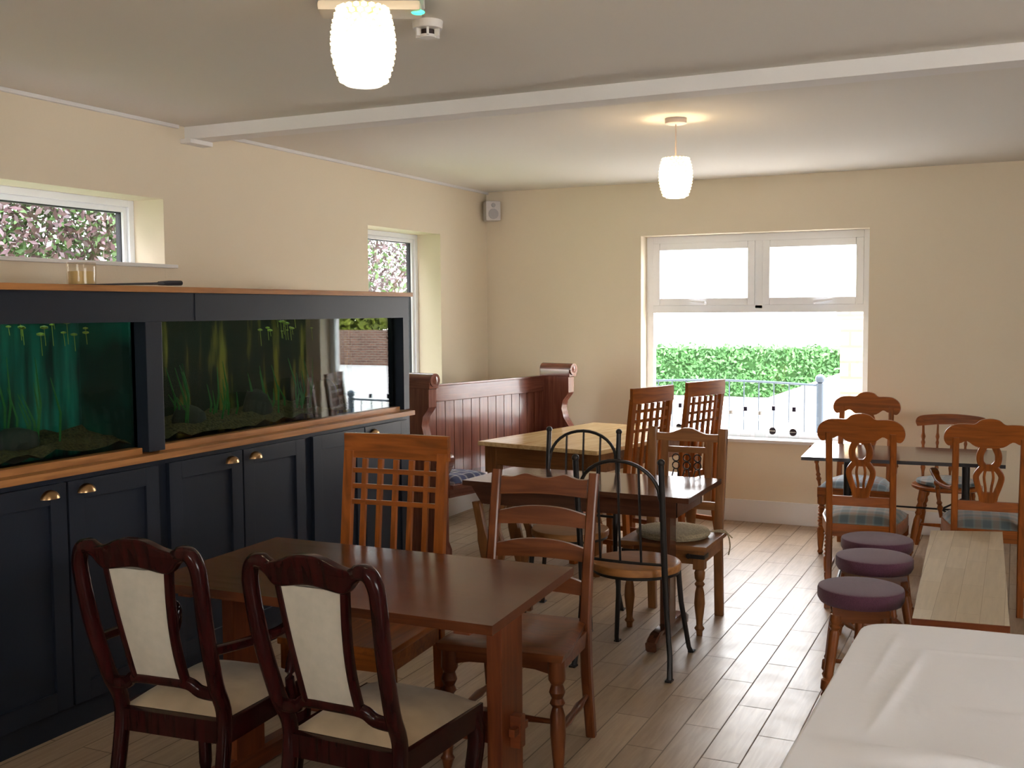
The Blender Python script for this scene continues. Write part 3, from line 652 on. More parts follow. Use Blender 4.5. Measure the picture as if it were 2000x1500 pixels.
# ---------------------------------------------------------------- iron bistro chairs
def iron_chair():
    c = empty('iron_bistro_chair'); R = .195; yb = -.17
    def by(z): return yb-.06*((z-.45)/.5)
    for s in (-1, 1):
        MB().tube([(s*.225, yb-.02, 0), (s*.215, yb+.01, .1), (s*.198, yb+.012, .3), (s*.195, yb, .45), (s*.196, by(.7), .7), (s*.197, by(.94), .94)], [.013, .012, .012, .014, .013, .013], 10).ball((s*.197, by(.945), .950), .017, 2).bx(s*.225-.014, s*.225+.014, yb-.045, yb-.005, 0, .008).build('back_post', M_iron, c)
        MB().tube([(s*.185, .235, .0), (s*.180, .215, .03), (s*.155, .175, .25), (s*.145, .155, .43)], [.012, .011, .012, .013], 10).bx(s*.185-.013, s*.185+.013, .225, .258, 0, .008).tube(spl([(s*.155, .172, .27), (s*.148, .16, .36), (s*.09, .13, .418)], 4), .005, 6).build('front_leg', M_iron, c)
    arch = [(.185*cos(pi*k/16), by(.80+.15*sin(pi*k/16)), .80+.148*sin(pi*k/16)) for k in range(17)]
    MB().tube([(.196, by(.75), .76)]+arch+[(-.196, by(.75), .76)], .0085, 8).build('back_arch', M_iron, c)
    for x in (-.095, 0, .095):
        zt = .80+.148*math.sqrt(max(0, 1-(x/.185)**2))
        MB().tube([(x, by(.50)-.02*(1-(x/.19)**2), .50), (x, by(zt), zt)], .0055, 6).build('back_rod', M_iron, c)
    MB().tube([(x, by(.50)-.022*(1-(x/.196)**2), .50) for x in [-.196+.392*k/8 for k in range(9)]], .007, 6).build('lower_rail', M_iron, c)
    MB().lathe((0, 0, .418), (0, 0, .430), [(0, .196), (1, .197)], 36).build('seat_ring', M_iron, c)
    MB().lathe((0, 0, .430), (0, 0, .466), [(0, .196), (.1, .202), (.75, .203), (.95, .198), (1, .188)], 40).build('seat', W('oak', 'X'), c)
    return c
I1 = iron_chair(); I1.location = (-1.535, 4.585, 0); I1.rotation_euler.z = radians(-2)
tag(I1, 'black iron arched-back chair with round wooden seat, near side of middle table', 'chair', 'iron bistro chairs')
I2 = copy_tree(I1); I2.location = (-2.085, 5.15, 0); I2.rotation_euler.z = radians(183)
tag(I2, 'black iron arched-back chair between the middle table and the pine table')

# ---------------------------------------------------------------- splat back chairs
def splat_chair(arms=False, fab=None, crest=.218):
    c = empty('splat_back_chair'); m = W('honey', 'Z'); mX = W('honey', 'X'); yb = -.20; fab = fab or M_plaid
    def by(z): return yb-.10*max(0, (z-.44)/.55)**1.2
    wv = lambda v: Vector((v.x, v.y+by(v.z), v.z))
    for s in (-1, 1):
        MB().sweep([(s*.160, yb-.05, 0), (s*.160, yb-.01, .25), (s*.160, yb, .44), (s*.160, by(.7), .7), (s*.160, by(.93), .93)], (.034, .036), n=8, sq=.4).build('back_leg', m, c)
    k = crest/.205
    top = spl([(-.150*k, .892), (-.185*k, .884), (-.205*k, .918), (-.195*k, .965), (-.155*k, .995), (-.105*k, 1.000), (-.068*k, 1.000), (-.04*k, 1.022), (0, 1.030), (.04*k, 1.022), (.068*k, 1.000), (.105*k, 1.000), (.155*k, .995), (.195*k, .965), (.205*k, .918), (.185*k, .884), (.150*k, .892)], 4)
    bot = spl([(.125*k, .900), (.10*k, .910), (.06*k, .882), (0, .876), (-.06*k, .882), (-.10*k, .910), (-.125*k, .900)], 3)
    mb = MB().prism(top+bot, -.012, .014); mb.warp(lambda v: Vector((v.x, v.y+by(v.z)-.0, v.z)))
    bmesh.ops.bevel(mb.bm, geom=[e for e in mb.bm.edges if len(e.link_faces) == 2 and e.calc_face_angle(0) > 1.2], offset=.005, segments=2, affect='EDGES')
    mb.build('crest_rail', mX, c, ang=50)
    # pierced splat: upper loop, lower loop with two inner bars, solid foot
    mb = MB()
    for s in (-1, 1):
        mb.sweep([(x*s, by(z), z) for x, z in spl([(.016, .905), (.030, .875), (.043, .84), (.040, .80), (.020, .775)], 4)], (.036, .020), n=8, sq=.6)
        mb.sweep([(x*s, by(z), z) for x, z in spl([(.016, .785), (.040, .762), (.060, .725), (.052, .68), (.034, .625), (.030, .60)], 4)], (.031, .020), n=8, sq=.6)
        mb.sweep([(x*s, by(z), z) for x, z in spl([(.014, .77), (.022, .72), (.014, .66), (.014, .60)], 3)], (.014, .016), n=8, sq=.6)
    mb.sweep([(0, by(.79), .79), (0, by(.755), .755)], (.070, .018), n=8, sq=.6).sweep([(0, by(.64), .64), (0, by(.60), .60), (0, by(.565), .575)], [(.05, .018), (.085, .018), (.11, .018)], n=8, sq=.6)
    mb.build('back_splat', m, c)
    MB().sweep([(-.15, by(.565), .565), (.15, by(.565), .565)], (.055, .024), side=(0, 0, 1), n=4, sq=.3).build('lower_rail', mX, c)
    MB().prism([(-.175, yb-.012), (.175, yb-.012), (.222, .05), (.225, .205), (-.225, .205), (-.222, .05)], .375, .440, axis='z').build('seat_frame', mX, c)
    n = 14; mb = MB(); g = []
    for i in range(n+1):
        v = i/n; hw = lerp(.165, .218, min(1, v*1.5)); y = lerp(yb+.0, .21, v)
        g.append([mb.bm.verts.new((-hw+2*hw*q/n, y, .441+.052*((1-(abs(2*q/n-1))**4)*(1-(abs(2*v-1))**4))**.6)) for q in range(n+1)])
    for i in range(n):
        for q in range(n): mb.bm.faces.new((g[i][q], g[i][q+1], g[i+1][q+1], g[i+1][q]))
    mb.bm.faces.new([g[0][q] for q in range(n+1)]+[g[i][n] for i in range(1, n+1)]+[g[n][q] for q in range(n-1, -1, -1)]+[g[i][0] for i in range(n-1, 0, -1)])
    tag(mb.build('seat', fab, c, ang=80), 'plaid upholstered seat')
    for s in (-1, 1):
        turned(MB(), (s*.205, .185, 0), (s*.200, .180, .38), .025, 'bobbin').build('front_leg', m, c)
        MB().bx(s*.175-.009, s*.175+.009, yb, .18, .15, .175).build('stretcher', W('honey', 'Y'), c)
    if arms:
        for s in (-1, 1):
            MB().sweep(spl([(s*.165, by(.66)+.01, .655), (s*.19, -.12, .640), (s*.238, .0, .650), (s*.262, .10, .685), (s*.268, .15, .690)], 5), [(.026, .036)]*14+[(.030, .045)]*7, side=(0, 0, 1), n=10, sq=.7).build('armrest', m, c)
            turned(MB(), (s*.225, .12, .43), (s*.258, .125, .675), .018, 'spindle').build('arm_post', m, c)
    return c
S1 = splat_chair(); S1.location = (-.735, 6.09, 0); S1.rotation_euler.z = radians(3); S1.scale.z = 1.022
tag(S1, 'orange-brown chair with pierced splat back, nearest camera at left of the black-topped table', 'chair', 'splat-back chairs at the right-hand table')
S2 = splat_chair(True, M_plaid2); S2.location = (-.915, 7.30, 0); S2.rotation_euler.z = radians(178)
tag(S2, 'splat-back armchair with pale blue cushion facing camera beyond the black-topped table', 'chair', 'splat-back chairs at the right-hand table')
S3 = splat_chair(True, M_plaid); S3.location = (-.125, 6.27, 0); S3.rotation_euler.z = radians(3)
tag(S3, 'splat-back armchair with dark plaid seat at the right edge, behind the low bench', 'chair', 'splat-back chairs at the right-hand table')

# ---------------------------------------------------------------- spindle chair
c = empty('spindle_back_chair', (-.385, 7.45, 0), radians(180-2), label='low spindle-back chair with cushion at far side of the black-topped table by the wall', cat='chair')
m = W('honey', 'Z'); yb = -.17
o = spl([(-.215, .80), (-.225, .835), (-.20, .868), (-.10, .880), (0, .884), (.10, .880), (.20, .868), (.225, .835), (.215, .80)], 4)+[(.1, .812), (0, .816), (-.1, .812)]
mb = MB().prism(o, -.011, .011); mb.warp(lambda v: Vector((v.x, v.y+yb-.09-.045*(1-(v.x/.22)**2), v.z))); mb.build('crest_rail', W('honey', 'X'), c)
for i, x in enumerate((-.18, -.09, 0, .09, .18)):
    turned(MB(), (x*.92, yb-.02*(1-(x/.2)**2), .45), (x, yb-.09-.045*(1-(x/.22)**2), .81), .013 if abs(x) < .17 else .016, 'spindle', 10).build('spindle', m, c)
MB().lathe((0, 0, .425), (0, 0, .455), [(0, .20), (.3, .215), (.8, .215), (1, .205)], 30).build('seat', W('honey', 'X'), c)
tag(MB().lathe((0, 0, .455), (0, 0, .495), [(0, .17), (.3, .19), (.7, .185), (1, .13)], 26).build('seat_cushion', M_plaid, c), 'grey plaid cushion')
for sx, sy in ((1, 1), (-1, 1), (1, -1), (-1, -1)): turned(MB(), (sx*.20, sy*.20, 0), (sx*.13, sy*.13, .43), .021, 'leg').build('leg', m, c)
for s in (-1, 1): MB().lathe((s*.172, -.172, .18), (s*.172, .172, .18), [(0, .008), (.5, .014), (1, .008)], 8).build('stretcher', m, c)
MB().lathe((-.172, 0, .18), (.172, 0, .18), [(0, .008), (.5, .014), (1, .008)], 8).build('stretcher', m, c)

# ---------------------------------------------------------------- stools
def stool():
    c = empty('round_stool')
    MB().lathe((0, 0, .395), (0, 0, .462), [(0, .150), (.05, .162), (.3, .171), (.8, .171), (.93, .168), (.98, .160), (1.0, .12), (1.03, .06)], 40).build('cushion', M_purple, c)
    MB().bx(-.11, .11, -.11, .11, .335, .395, bev=.004).build('seat_frame', W('chestnut', 'X'), c)
    for sx, sy in ((1, 1), (-1, 1), (1, -1), (-1, -1)):
        turned(MB(), (sx*.135, sy*.135, 0), (sx*.093, sy*.093, .36), .022, 'stool').build('leg', W('chestnut', 'Z'), c)
    for s in (-1, 1):
        MB().lathe((s*.118, -.118, .14), (s*.118, .118, .14), [(0, .009), (.3, .009), (.5, .014), (.7, .009), (1, .009)], 10).build('stretcher', W('chestnut', 'Y'), c)
    MB().lathe((-.118, 0, .14), (.118, 0, .14), [(0, .009), (.3, .009), (.5, .014), (.7, .009), (1, .009)], 10).build('stretcher', W('chestnut', 'X'), c)
    return c
T1 = stool(); T1.location = (-.553, 4.53, 0); T1.rotation_euler.z = radians(8); tag(T1, 'round purple-topped stool nearest the camera, front one of the row of three', 'stool', 'purple stools in a row')
T2 = copy_tree(T1); T2.location = (-.568, 5.125, 0); T2.rotation_euler.z = radians(30); tag(T2, 'round purple-topped stool in the middle of the row of three')
T3 = copy_tree(T1); T3.location = (-.602, 5.53, 0); T3.rotation_euler.z = radians(-12); tag(T3, 'round purple-topped stool farthest back in the row of three')

# ---------------------------------------------------------------- light wood bench
c = empty('bench', (-.18, 5.06, 0), label='low narrow bench with pale butcher-block top beside the purple stools', cat='bench')
def butcher():
    m, t, p = nm('butcher_block'); N = t.nodes; L = t.links
    tc = N.new('ShaderNodeTexCoord'); mp = N.new('ShaderNodeMapping'); mp.inputs['Rotation'].default_value = (0, 0, pi/2)
    b = N.new('ShaderNodeTexBrick'); b.inputs['Scale'].default_value = 1; b.inputs['Brick Width'].default_value = .46; b.inputs['Row Height'].default_value = .082; b.inputs['Mortar Size'].default_value = .0008; b.offset = .37
    b.inputs['Color1'].default_value = (.58, .47, .32, 1); b.inputs['Color2'].default_value = (.70, .59, .43, 1); b.inputs['Mortar'].default_value = (.36, .27, .17, 1)
    n = N.new('ShaderNodeTexNoise'); m2 = N.new('ShaderNodeMapping'); m2.inputs['Scale'].default_value = (40, 3, 1); n.inputs['Scale'].default_value = 1.5; n.inputs['Detail'].default_value = 6
    mx = N.new('ShaderNodeMix'); mx.data_type = 'RGBA'; mx.blend_type = 'MULTIPLY'; mx.inputs[0].default_value = .3
    L.new(tc.outputs['Object'], mp.inputs[0]); L.new(mp.outputs[0], b.inputs['Vector']); L.new(tc.outputs['Object'], m2.inputs[0]); L.new(m2.outputs[0], n.inputs['Vector'])
    L.new(b.outputs['Color'], mx.inputs[6]); L.new(n.outputs['Fac'], mx.inputs[7]); L.new(mx.outputs[2], p.inputs['Base Color']); p.inputs['Roughness'].default_value = .5
    return m
topo = [(-.145, -.89), (.182, -.855), (.139, .93), (-.196, .82)]
MB().prism(topo, .425, .45, axis='z').build('bench_top', butcher(), c, smooth=False)
MB().sweep([(-.147, -.892, .4365), (.184, -.857, .4365)], (.027, .006), side=(0, 0, 1), n=4, sq=.3).build('edge_strip', W('redleg', 'X'), c)
for sx, sy in ((-1, -1), (1, -1), (-1, 1), (1, 1)):
    MB().bx(-.01+sx*.11-.02, -.01+sx*.11+.02, sy*.74-.02, sy*.74+.02, 0, .425, bev=.003).build('leg', W('redleg', 'Z'), c)
MB().bx(-.12, -.10, -.72, .72, .36, .425).bx(.08, .10, -.72, .72, .36, .425).build('apron', W('redleg', 'Y'), c)

# ================================================================ TABLES
# near dark table
c = empty('dining_table', (-1.89, 2.90, 0), label='dark reddish trestle table nearest the camera, behind the mahogany chairs', cat='table')
MB().prism([(-.60, -.352), (.632, -.352), (.585, .352), (-.62, .352)], .722, .75, axis='z').build('tabletop', W('darktop', 'X'), c)
for s in (-1, 1):
    x = s*.50
    MB().bx(x-.025, x+.025, -.075, .075, .06, .70, bev=.003).build('post', W('redleg', 'Z'), c)
    MB().sweep([(x, -.30, .03), (x, -.24, .04), (x, 0, .04), (x, .24, .04), (x, .30, .03)], [(.055, .05), (.06, .07), (.06, .08), (.06, .07), (.055, .05)], n=8, sq=.4).build('foot', W('redleg', 'Y'), c)
    MB().bx(x-.025, x+.025, -.28, .28, .69, .722).build('cross_bearer', W('redleg', 'Y'), c)
MB().bx(-.56, .56, -.018, .018, .27, .37, bev=.003).build('stretcher', W('redleg', 'X'), c)
MB().bx(.535, .555, -.05, .05, .315, .34, bev=.003).bx(-.555, -.535, -.05, .05, .315, .34, bev=.003).build('tenon_key', W('redleg', 'Y'), c)
# middle table
c = empty('dining_table', (-1.90, 4.98, 0), label='glossy dark table in the middle, between the iron chairs and the near table', cat='table')
MB().prism([(-.598, -.245), (.588, -.325), (.582, .292), (-.56, .265)], .725, .75, axis='z').build('tabletop', W('midtop', 'X'), c)
MB().prism([(-.56, .725), (.50, .725), (.50, .635), (-.50, .635)], -.225, -.205).prism([(-.53, .725), (.50, .725), (.50, .635), (-.50, .635)], .21, .23).prism([(-.22, .725), (.22, .725), (.22, .635), (-.22, .635)], .48, .50, axis='x').build('apron', W('midtop', 'X'), c)
MB().bx(.37, .42, -.05, .05, .05, .725, bev=.003).build('post', W('midtop', 'Z'), c)
MB().sweep([(.395, -.27, .03), (.395, -.20, .042), (.395, 0, .042), (.395, .2, .042), (.395, .27, .03)], [(.055, .05), (.06, .08), (.06, .08), (.06, .08), (.055, .05)], n=8, sq=.4).build('foot', W('midtop', 'Y'), c)
for y in (-.19, .17):
    mb = MB().sweep(spl([(-.545, y, .64), (-.505, y, .45), (-.470, y, .28), (-.445, y, .12), (-.44, y, 0)], 4), [(.05, .04)]*4+[(.07, .045)]*4+[(.06, .045)]*4+[(.075, .045)]*5, n=10, sq=.6)
    mb.sweep(spl([(-.40, y, .635), (-.44, y, .52), (-.41, y, .40), (-.45, y, .26)], 4), (.045, .035), n=10, sq=.6)
    tag(mb.build('carved_leg', W('oldpine', 'Z'), c), 'slanting carved pine leg')
# pine table (parallel to the pew)
ang = math.atan2(.278, 1.353)
c = empty('dining_table', (-2.505, 6.655, 0), -ang, label='large pale pine farmhouse table in front of the settle, near the window', cat='table')
MB().bx(-.455, .44, -.69, .69, .742, .77, bev=.006).build('tabletop', W('pine', 'Y', .7), c)
MB().bx(-.40, -.38, -.60, .60, .62, .742).bx(.375, .395, -.60, .60, .62, .742).bx(-.38, .38, -.635, -.615, .62, .742).bx(-.38, .38, .615, .635, .62, .742).build('apron', W('oldpine', 'X'), c)
for sx in (-1, 1):
    for sy in (-1, 1):
        x = sx*.385; y = sy*.61
        turned(MB(), (x, y, 0), (x, y, .58), .040, 'leg').bx(x-.042, x+.042, y-.042, y+.042, .57, .742, bev=.003).build('leg', W('oldpine', 'Z'), c)
# black topped table on the right
c = empty('dining_table', (-.575, 6.58, 0), label='black-topped table on iron base on the right, below the back wall', cat='table')
MB().prism([(-.525, -.338), (.540, -.27), (.54, .375), (-.56, .34)], .73, .75, axis='z').build('tabletop', W('granite', 'X'), c)
for s in (-1, 1):
    x = s*.33
    MB().tube([(x, .12, .03), (x, .12, .73)], .022, 10).tube(spl([(x, -.22, .012), (x, -.1, .05), (x, .12, .07), (x, .26, .05), (x, .32, .012)], 4), .014, 8).build('iron_pedestal', M_iron, c)
mb = MB().tube([(-.33, .12, .42), (.1, .12, .42), (.33, .12, .42)], .006, 6)
for s in (-1, 1):
    mb.tube(spl([(s*.20, .12, .42), (s*.27, .12, .46), (s*.33, .12, .50)], 4), .006, 6).tube(spl([(s*.20, .12, .42), (s*.27, .12, .38), (s*.33, .12, .34)], 4), .006, 6)
mb.build('iron_brace', M_iron, c)
# table under the white cloth
CT = [(-.355, 3.005), (.95, 3.15), (1.0, .95), (-.40, .95)]
c = empty('cloth_covered_table', (.3, 2.0, 0), label='table under a white cloth at bottom right corner, mostly hidden by the cloth', cat='table')
MB().prism([(-.635, .985), (.64, 1.12), (.68, -1.03), (-.66, -1.03)], .705, .738, axis='z').build('tabletop', W('redleg', 'Y'), c)
for sx, sy in ((-1, -1), (1, -1), (-1, 1), (1, 1)): MB().bx(sx*.55-.03, sx*.55+.03, sy*.88-.03, sy*.88+.03, 0, .705).build('leg', W('redleg', 'Z'), c)
# cloth: rounded outline, flat top with creases, short skirt
def round_poly(P, r, n=8):
    out = []
    for i in range(len(P)):
        p0 = Vector(P[i-1]); p1 = Vector(P[i]); p2 = Vector(P[(i+1) % len(P)])
        a = p1+(p0-p1).normalized()*r; b = p1+(p2-p1).normalized()*r
        for k in range(n+1):
            t = k/n; out.append(((1-t)**2*a+2*t*(1-t)*p1+t*t*b))
        m_ = 56
        nxt = Vector(P[(i+1) % len(P)])+(p1-Vector(P[(i+1) % len(P)])).normalized()*r
        for k in range(1, m_): out.append(b.lerp(nxt, k/m_))
    return out
O = round_poly(CT, .085)
cen = Vector((sum(p.x for p in O)/len(O), sum(p.y for p in O)/len(O)))
mb = MB(); rings = []; NR = 120
def cz(x, y):
    z = .7455
    # fold ridges where the cloth is rucked near the photographer
    def ridge(cx, cy, ang_, L_, w_, h):
        dx, dy = x-cx, y-cy; a = dx*cos(ang_)+dy*sin(ang_); b = -dx*sin(ang_)+dy*cos(ang_)
        if abs(a) > L_: return 0
        k = cos(pi*a/2/L_); b /= w_*(.4+.6*k)
        return h*k*(math.exp(-b*b))
    z += ridge(-.06, 2.06, radians(-14), .28, .034, .040)+ridge(-.12, 1.93, radians(-8), .22, .026, .022)+ridge(.12, 1.98, radians(-50), .16, .014, .008)
    z += ridge(.1, 2.42, radians(6), .36, .016, .006)+ridge(-.22, 2.5, radians(84), .34, .015, .005)+ridge(.1, 2.83, radians(5), .45, .012, .004)+ridge(-.27, 2.75, radians(86), .34, .012, .003)
    z += .0012*sin(7*x+3*y)+.0008*sin(19*x-11*y)
    return z
for j in range(NR+1):
    t = (j/NR)**.75
    rings.append([mb.bm.verts.new((*(cen.lerp(p, .02+.98*t)), cz(*cen.lerp(p, .02+.98*t)))) for p in O])
for drop, outw in ((.008, .006), (.03, .010), (.10, .016), (.20, .022), (.24, .026)):
    ring = []
    for i, p in enumerate(O):
        d = (p-cen).normalized(); wv_ = outw+.010*(drop/.24)*sin(i*.9)
        ring.append(mb.bm.verts.new((p.x+d.x*wv_, p.y+d.y*wv_, .7455-drop)))
    rings.append(ring)
for A, B in zip(rings, rings[1:]):
    n = len(A)
    for k in range(n): mb.bm.faces.new((A[k], A[(k+1) % n], B[(k+1) % n], B[k]))
mb.bm.faces.new(rings[0])
cl = mb.build('tablecloth', M_cloth, None, ang=70); tag(cl, 'plain white creased tablecloth spread over the table in the bottom right corner', 'tablecloth')

# ================================================================ SETTLE (pew)
c = empty('settle', (-3.29, 7.63, 0), math.atan2(-.971, -.24), label='long dark red-brown panelled settle with scrolled ends standing in the back left corner', cat='settle')
prof = [(-.06, 0), (.37, 0), (.37, .05), (.345, .10), (.345, .40), (.36, .47), (.35, .54), (.375, .575), (.395, .62), (.385, .66), (.35, .685), (.30, .69), (.245, .72), (.20, .78), (.178, .85), (.19, .91), (.225, .95), (.245, .975), (.245, 1.09), (.26, 1.10), (-.015, 1.10), (-.015, .98), (-.06, .95)]
for x in (-.035, 1.5):
    e = MB().prism(prof, x, x+.07, axis='x').build('end_panel', W('pew', 'Z'), c)
    MB().bx(x-.012, x+.082, -.02, .262, 1.095, 1.155, bev=.006).lathe((x+.035, -.02, 1.150), (x+.035, .272, 1.150), [(0, .045), (1, .045)], 24).lathe((x+.035, .27, 1.150), (x+.035, .280, 1.150), [(0, .030), (1, .010)], 20).build('scroll', W('pew', 'Y'), e)
    MB().lathe((x-.012, .335, .632), (x+.082, .335, .632), [(0, .055), (.1, .062), (.9, .062), (1, .055)], 24).build('arm_roll', W('pew', 'X'), e)
MB().bx(.035, 1.5, -.045, .005, .975, 1.085, bev=.006).bx(.035, 1.5, -.055, .018, 1.083, 1.098, bev=.004).build('top_rail', W('pew', 'X'), c)
nb = 16; w_ = 1.465/nb
for k in range(nb):
    MB().bx(.035+k*w_+.003, .035+(k+1)*w_-.003, -.035, -.012, .45, .98).build('back_board', W('pew', 'Z'), c, smooth=False)
MB().bx(.035, 1.5, -.045, -.035, .45, .98).build('back_panel', M_black, c)
MB().bx(.035, 1.5, -.03, .385, .44, .470, bev=.006).build('seat', W('pew', 'X'), c)
MB().bx(.035, 1.5, .33, .355, .385, .44).build('seat_rail', W('pew', 'X'), c)
cu = empty('cushion', (-3.31+.971*.2-.24*-0, 0, 0), 0)
# place in the settle frame: local x 1.12..1.46, y .04...36
Ms = Matrix.Translation((-3.29, 7.63, 0)) @ Matrix.Rotation(math.atan2(-.971, -.24), 4, 'Z')
cu.location = Ms @ Vector((1.27, .19, .470)); cu.rotation_euler.z = math.atan2(-.971, -.24)
tag(cu, 'blue and white patterned cushion on the near end of the settle seat', 'cushion')
mb = MB(); n = 12; g = []
for i in range(n+1):
    g.append([]);
    for k in range(n+1):
        u, v = 2*i/n-1, 2*k/n-1; h = .045*((1-u**4)*(1-v**4))**.5+.004*sin(9*u+4*v)*(1-u*u)*(1-v*v)
        g[-1].append((u*.19, v*.165, h))
T_ = [[mb.bm.verts.new((x, y, .004+max(0, z))) for x, y, z in r] for r in g]; B2 = [[mb.bm.verts.new((x, y, 0.001)) for x, y, z in r] for r in g]
for i in range(n):
    for k in range(n):
        mb.bm.faces.new((T_[i][k], T_[i+1][k], T_[i+1][k+1], T_[i][k+1])); mb.bm.faces.new((B2[i][k], B2[i][k+1], B2[i+1][k+1], B2[i+1][k]))
for k in range(n):
    mb.bm.faces.new((T_[0][k], T_[0][k+1], B2[0][k+1], B2[0][k])); mb.bm.faces.new((T_[n][k+1], T_[n][k], B2[n][k], B2[n][k+1]))
    mb.bm.faces.new((T_[k+1][0], T_[k][0], B2[k][0], B2[k+1][0])); mb.bm.faces.new((T_[k][n], T_[k+1][n], B2[k+1][n], B2[k][n]))
mb.build('cushion_cover', M_bluewhite, cu, ang=70)

# ================================================================ BOTTLES ON THE SILL
SZ = .6235
M_lab = plain('dark_bottle_label', (.03, .02, .03), .6); M_labw = plain('white_bottle_label', (.75, .75, .72), .6); M_cap = plain('dark_bottle_cap', (.03, .02, .06), .4)
def bottle(px_x, y, h, r, kind, label, capc=None):
    b = empty('bottle', (px_x, y, SZ), label=label, cat='bottle', group='bottles on the window sill')
    if kind == 'round': pr = [(0, .9), (.02, 1), (.52, 1), (.62, .85), (.70, .42), (.76, .36), (.90, .34), (.92, .4), (.95, .34), (1, .34)]
    elif kind == 'decanter': pr = [(0, .85), (.04, 1), (.35, 1), (.55, .6), (.68, .3), (.85, .26), (.9, .34), (1, .34)]
    else: pr = [(0, .95), (.02, 1), (.75, 1), (.82, .8), (.86, .45), (1, .42)]
    MB().lathe((0, 0, 0), (0, 0, h), [(t, q*r) for t, q in pr], 20 if kind != 'square' else 4).build('bottle_glass', M_clear, b)
    MB().lathe((0, 0, h*.88), (0, 0, h*1.02), [(0, r*.40), (1, r*.38)], 14).build('cap', capc or M_cap, b)
    if label.find('label') >= 0:
        mb = MB(); A = []
        for k in range(9):
            th = radians(-90-25)+radians(-45+90*k/8)+radians(25)
            A.append((th, .027*math.sqrt(max(0.02, 1-((k-4)/4)**2))))
        R_ = r*1.02; up = [mb.bm.verts.new((R_*cos(t), R_*sin(t), h*.27+q)) for t, q in A]; dn = [mb.bm.verts.new((R_*cos(t), R_*sin(t), h*.27-q)) for t, q in A]
        for k in range(8): mb.bm.faces.new((up[k], up[k+1], dn[k+1], dn[k]))
        tag(mb.build('bottle_label', M_lab, b, smooth=False), 'dark oval label')
        mb = MB(); R_ = r*1.035; up = [mb.bm.verts.new((R_*cos(t), R_*sin(t), h*.27+.003)) for t, q in A[1:-1]]; dn = [mb.bm.verts.new((R_*cos(t), R_*sin(t), h*.27-.003)) for t, q in A[1:-1]]
        for k in range(len(up)-1): mb.bm.faces.new((up[k], up[k+1], dn[k+1], dn[k]))
        mb.build('label_band', M_labw, b, smooth=False)
    return b
bottle(-2.345, 8.07, .245, .036, 'round', 'clear bottle with dark oval label, seen between the two lattice-back chairs')
bottle(-2.06, 8.07, .235, .040, 'decanter', 'squat clear bottle with dark label just right of the lattice-back chairs')
bottle(-1.955, 8.10, .20, .045, 'square', 'square clear bottle on the sill, second right of the lattice-back chairs', M_labw)
bottle(-1.835, 8.06, .235, .038, 'decanter', 'clear glass bottle with thin stopper in the middle of the sill')
bottle(-1.735, 8.11, .20, .040, 'decanter', 'cone-shaped clear bottle left of the two dark-capped bottles', M_labw)
bottle(-1.628, 8.07, .245, .036, 'round', 'dark-capped bottle with oval label, left of the two at right of the sill')
bottle(-1.470, 8.03, .245, .038, 'round', 'dark-capped bottle with dark label, rightmost bottle on the sill')

# ================================================================ OUTSIDE
GZ = -.15
struct('ground_outside', MB().bx(-40, 60, YB+.3, 80, GZ-.1, GZ), plain('pale_asphalt', (.62, .61, .59), .9, var=.1, bs=2), smooth=False)
struct('garden_ground', MB().bx(-40, XL-.3, -20, YB+.3, GZ-.1, GZ), plain('grass_ground', (.10, .16, .05), .9, var=.3, bs=3), smooth=False)
def leaf_cloud(mb, n, fn, s0, s1, seed=1):
    rnd = random.Random(seed)
    for _ in range(n):
        p = Vector(fn(rnd)); s = rnd.uniform(s0, s1)
        a = Vector((rnd.uniform(-1, 1), rnd.uniform(-1, 1), rnd.uniform(-1, 1))).normalized(); b = a.orthogonal().normalized(); b = Matrix.Rotation(rnd.uniform(0, 6.28), 3, a) @ b
        q = a.cross(b)
        v = [mb.bm.verts.new(p+b*s), mb.bm.verts.new(p+q*s*.5), mb.bm.verts.new(p-b*s), mb.bm.verts.new(p-q*s*.5)]
        mb.bm.faces.new(v)
M_hl = plain('hedge_leaf', (.07, .18, .055), .6, var=.5, bs=5)
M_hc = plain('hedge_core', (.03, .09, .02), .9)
hg = empty('hedge', (-5, 21.8, GZ), label='long clipped green hedge across the road outside the back window', cat='hedge')
mb = MB(); leaf_cloud(mb, 15000, lambda r: (r.uniform(-6.5, 7), r.choice((-.5, -.5, r.uniform(-.5, .5)))+r.uniform(-.06, .06), r.uniform(0, 1.0)+r.uniform(0, .06)), .03, .07, 3)
mb.build('leaves', M_hl, hg, smooth=False, kind='stuff')
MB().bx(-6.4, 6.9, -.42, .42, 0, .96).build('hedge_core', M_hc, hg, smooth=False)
# stone pier
M_st = stone_mat('buff_stone_blocks', (.62, .48, .32), (.70, .58, .40), (.30, .22, .14), .26, .13)
pr_ = empty('stone_pier', (-1.12, 9.5, GZ), label='buff stone block pier standing just outside the right side of the back window', cat='pier')
MB().bx(-.21, .21, -.2, .2, 0, 1.66, bev=.01).build('pier_shaft', M_st, pr_, smooth=False)
MB().bx(-.24, .24, -.23, .23, 1.66, 1.74, bev=.01).build('cap_stone', M_st, pr_, smooth=False)
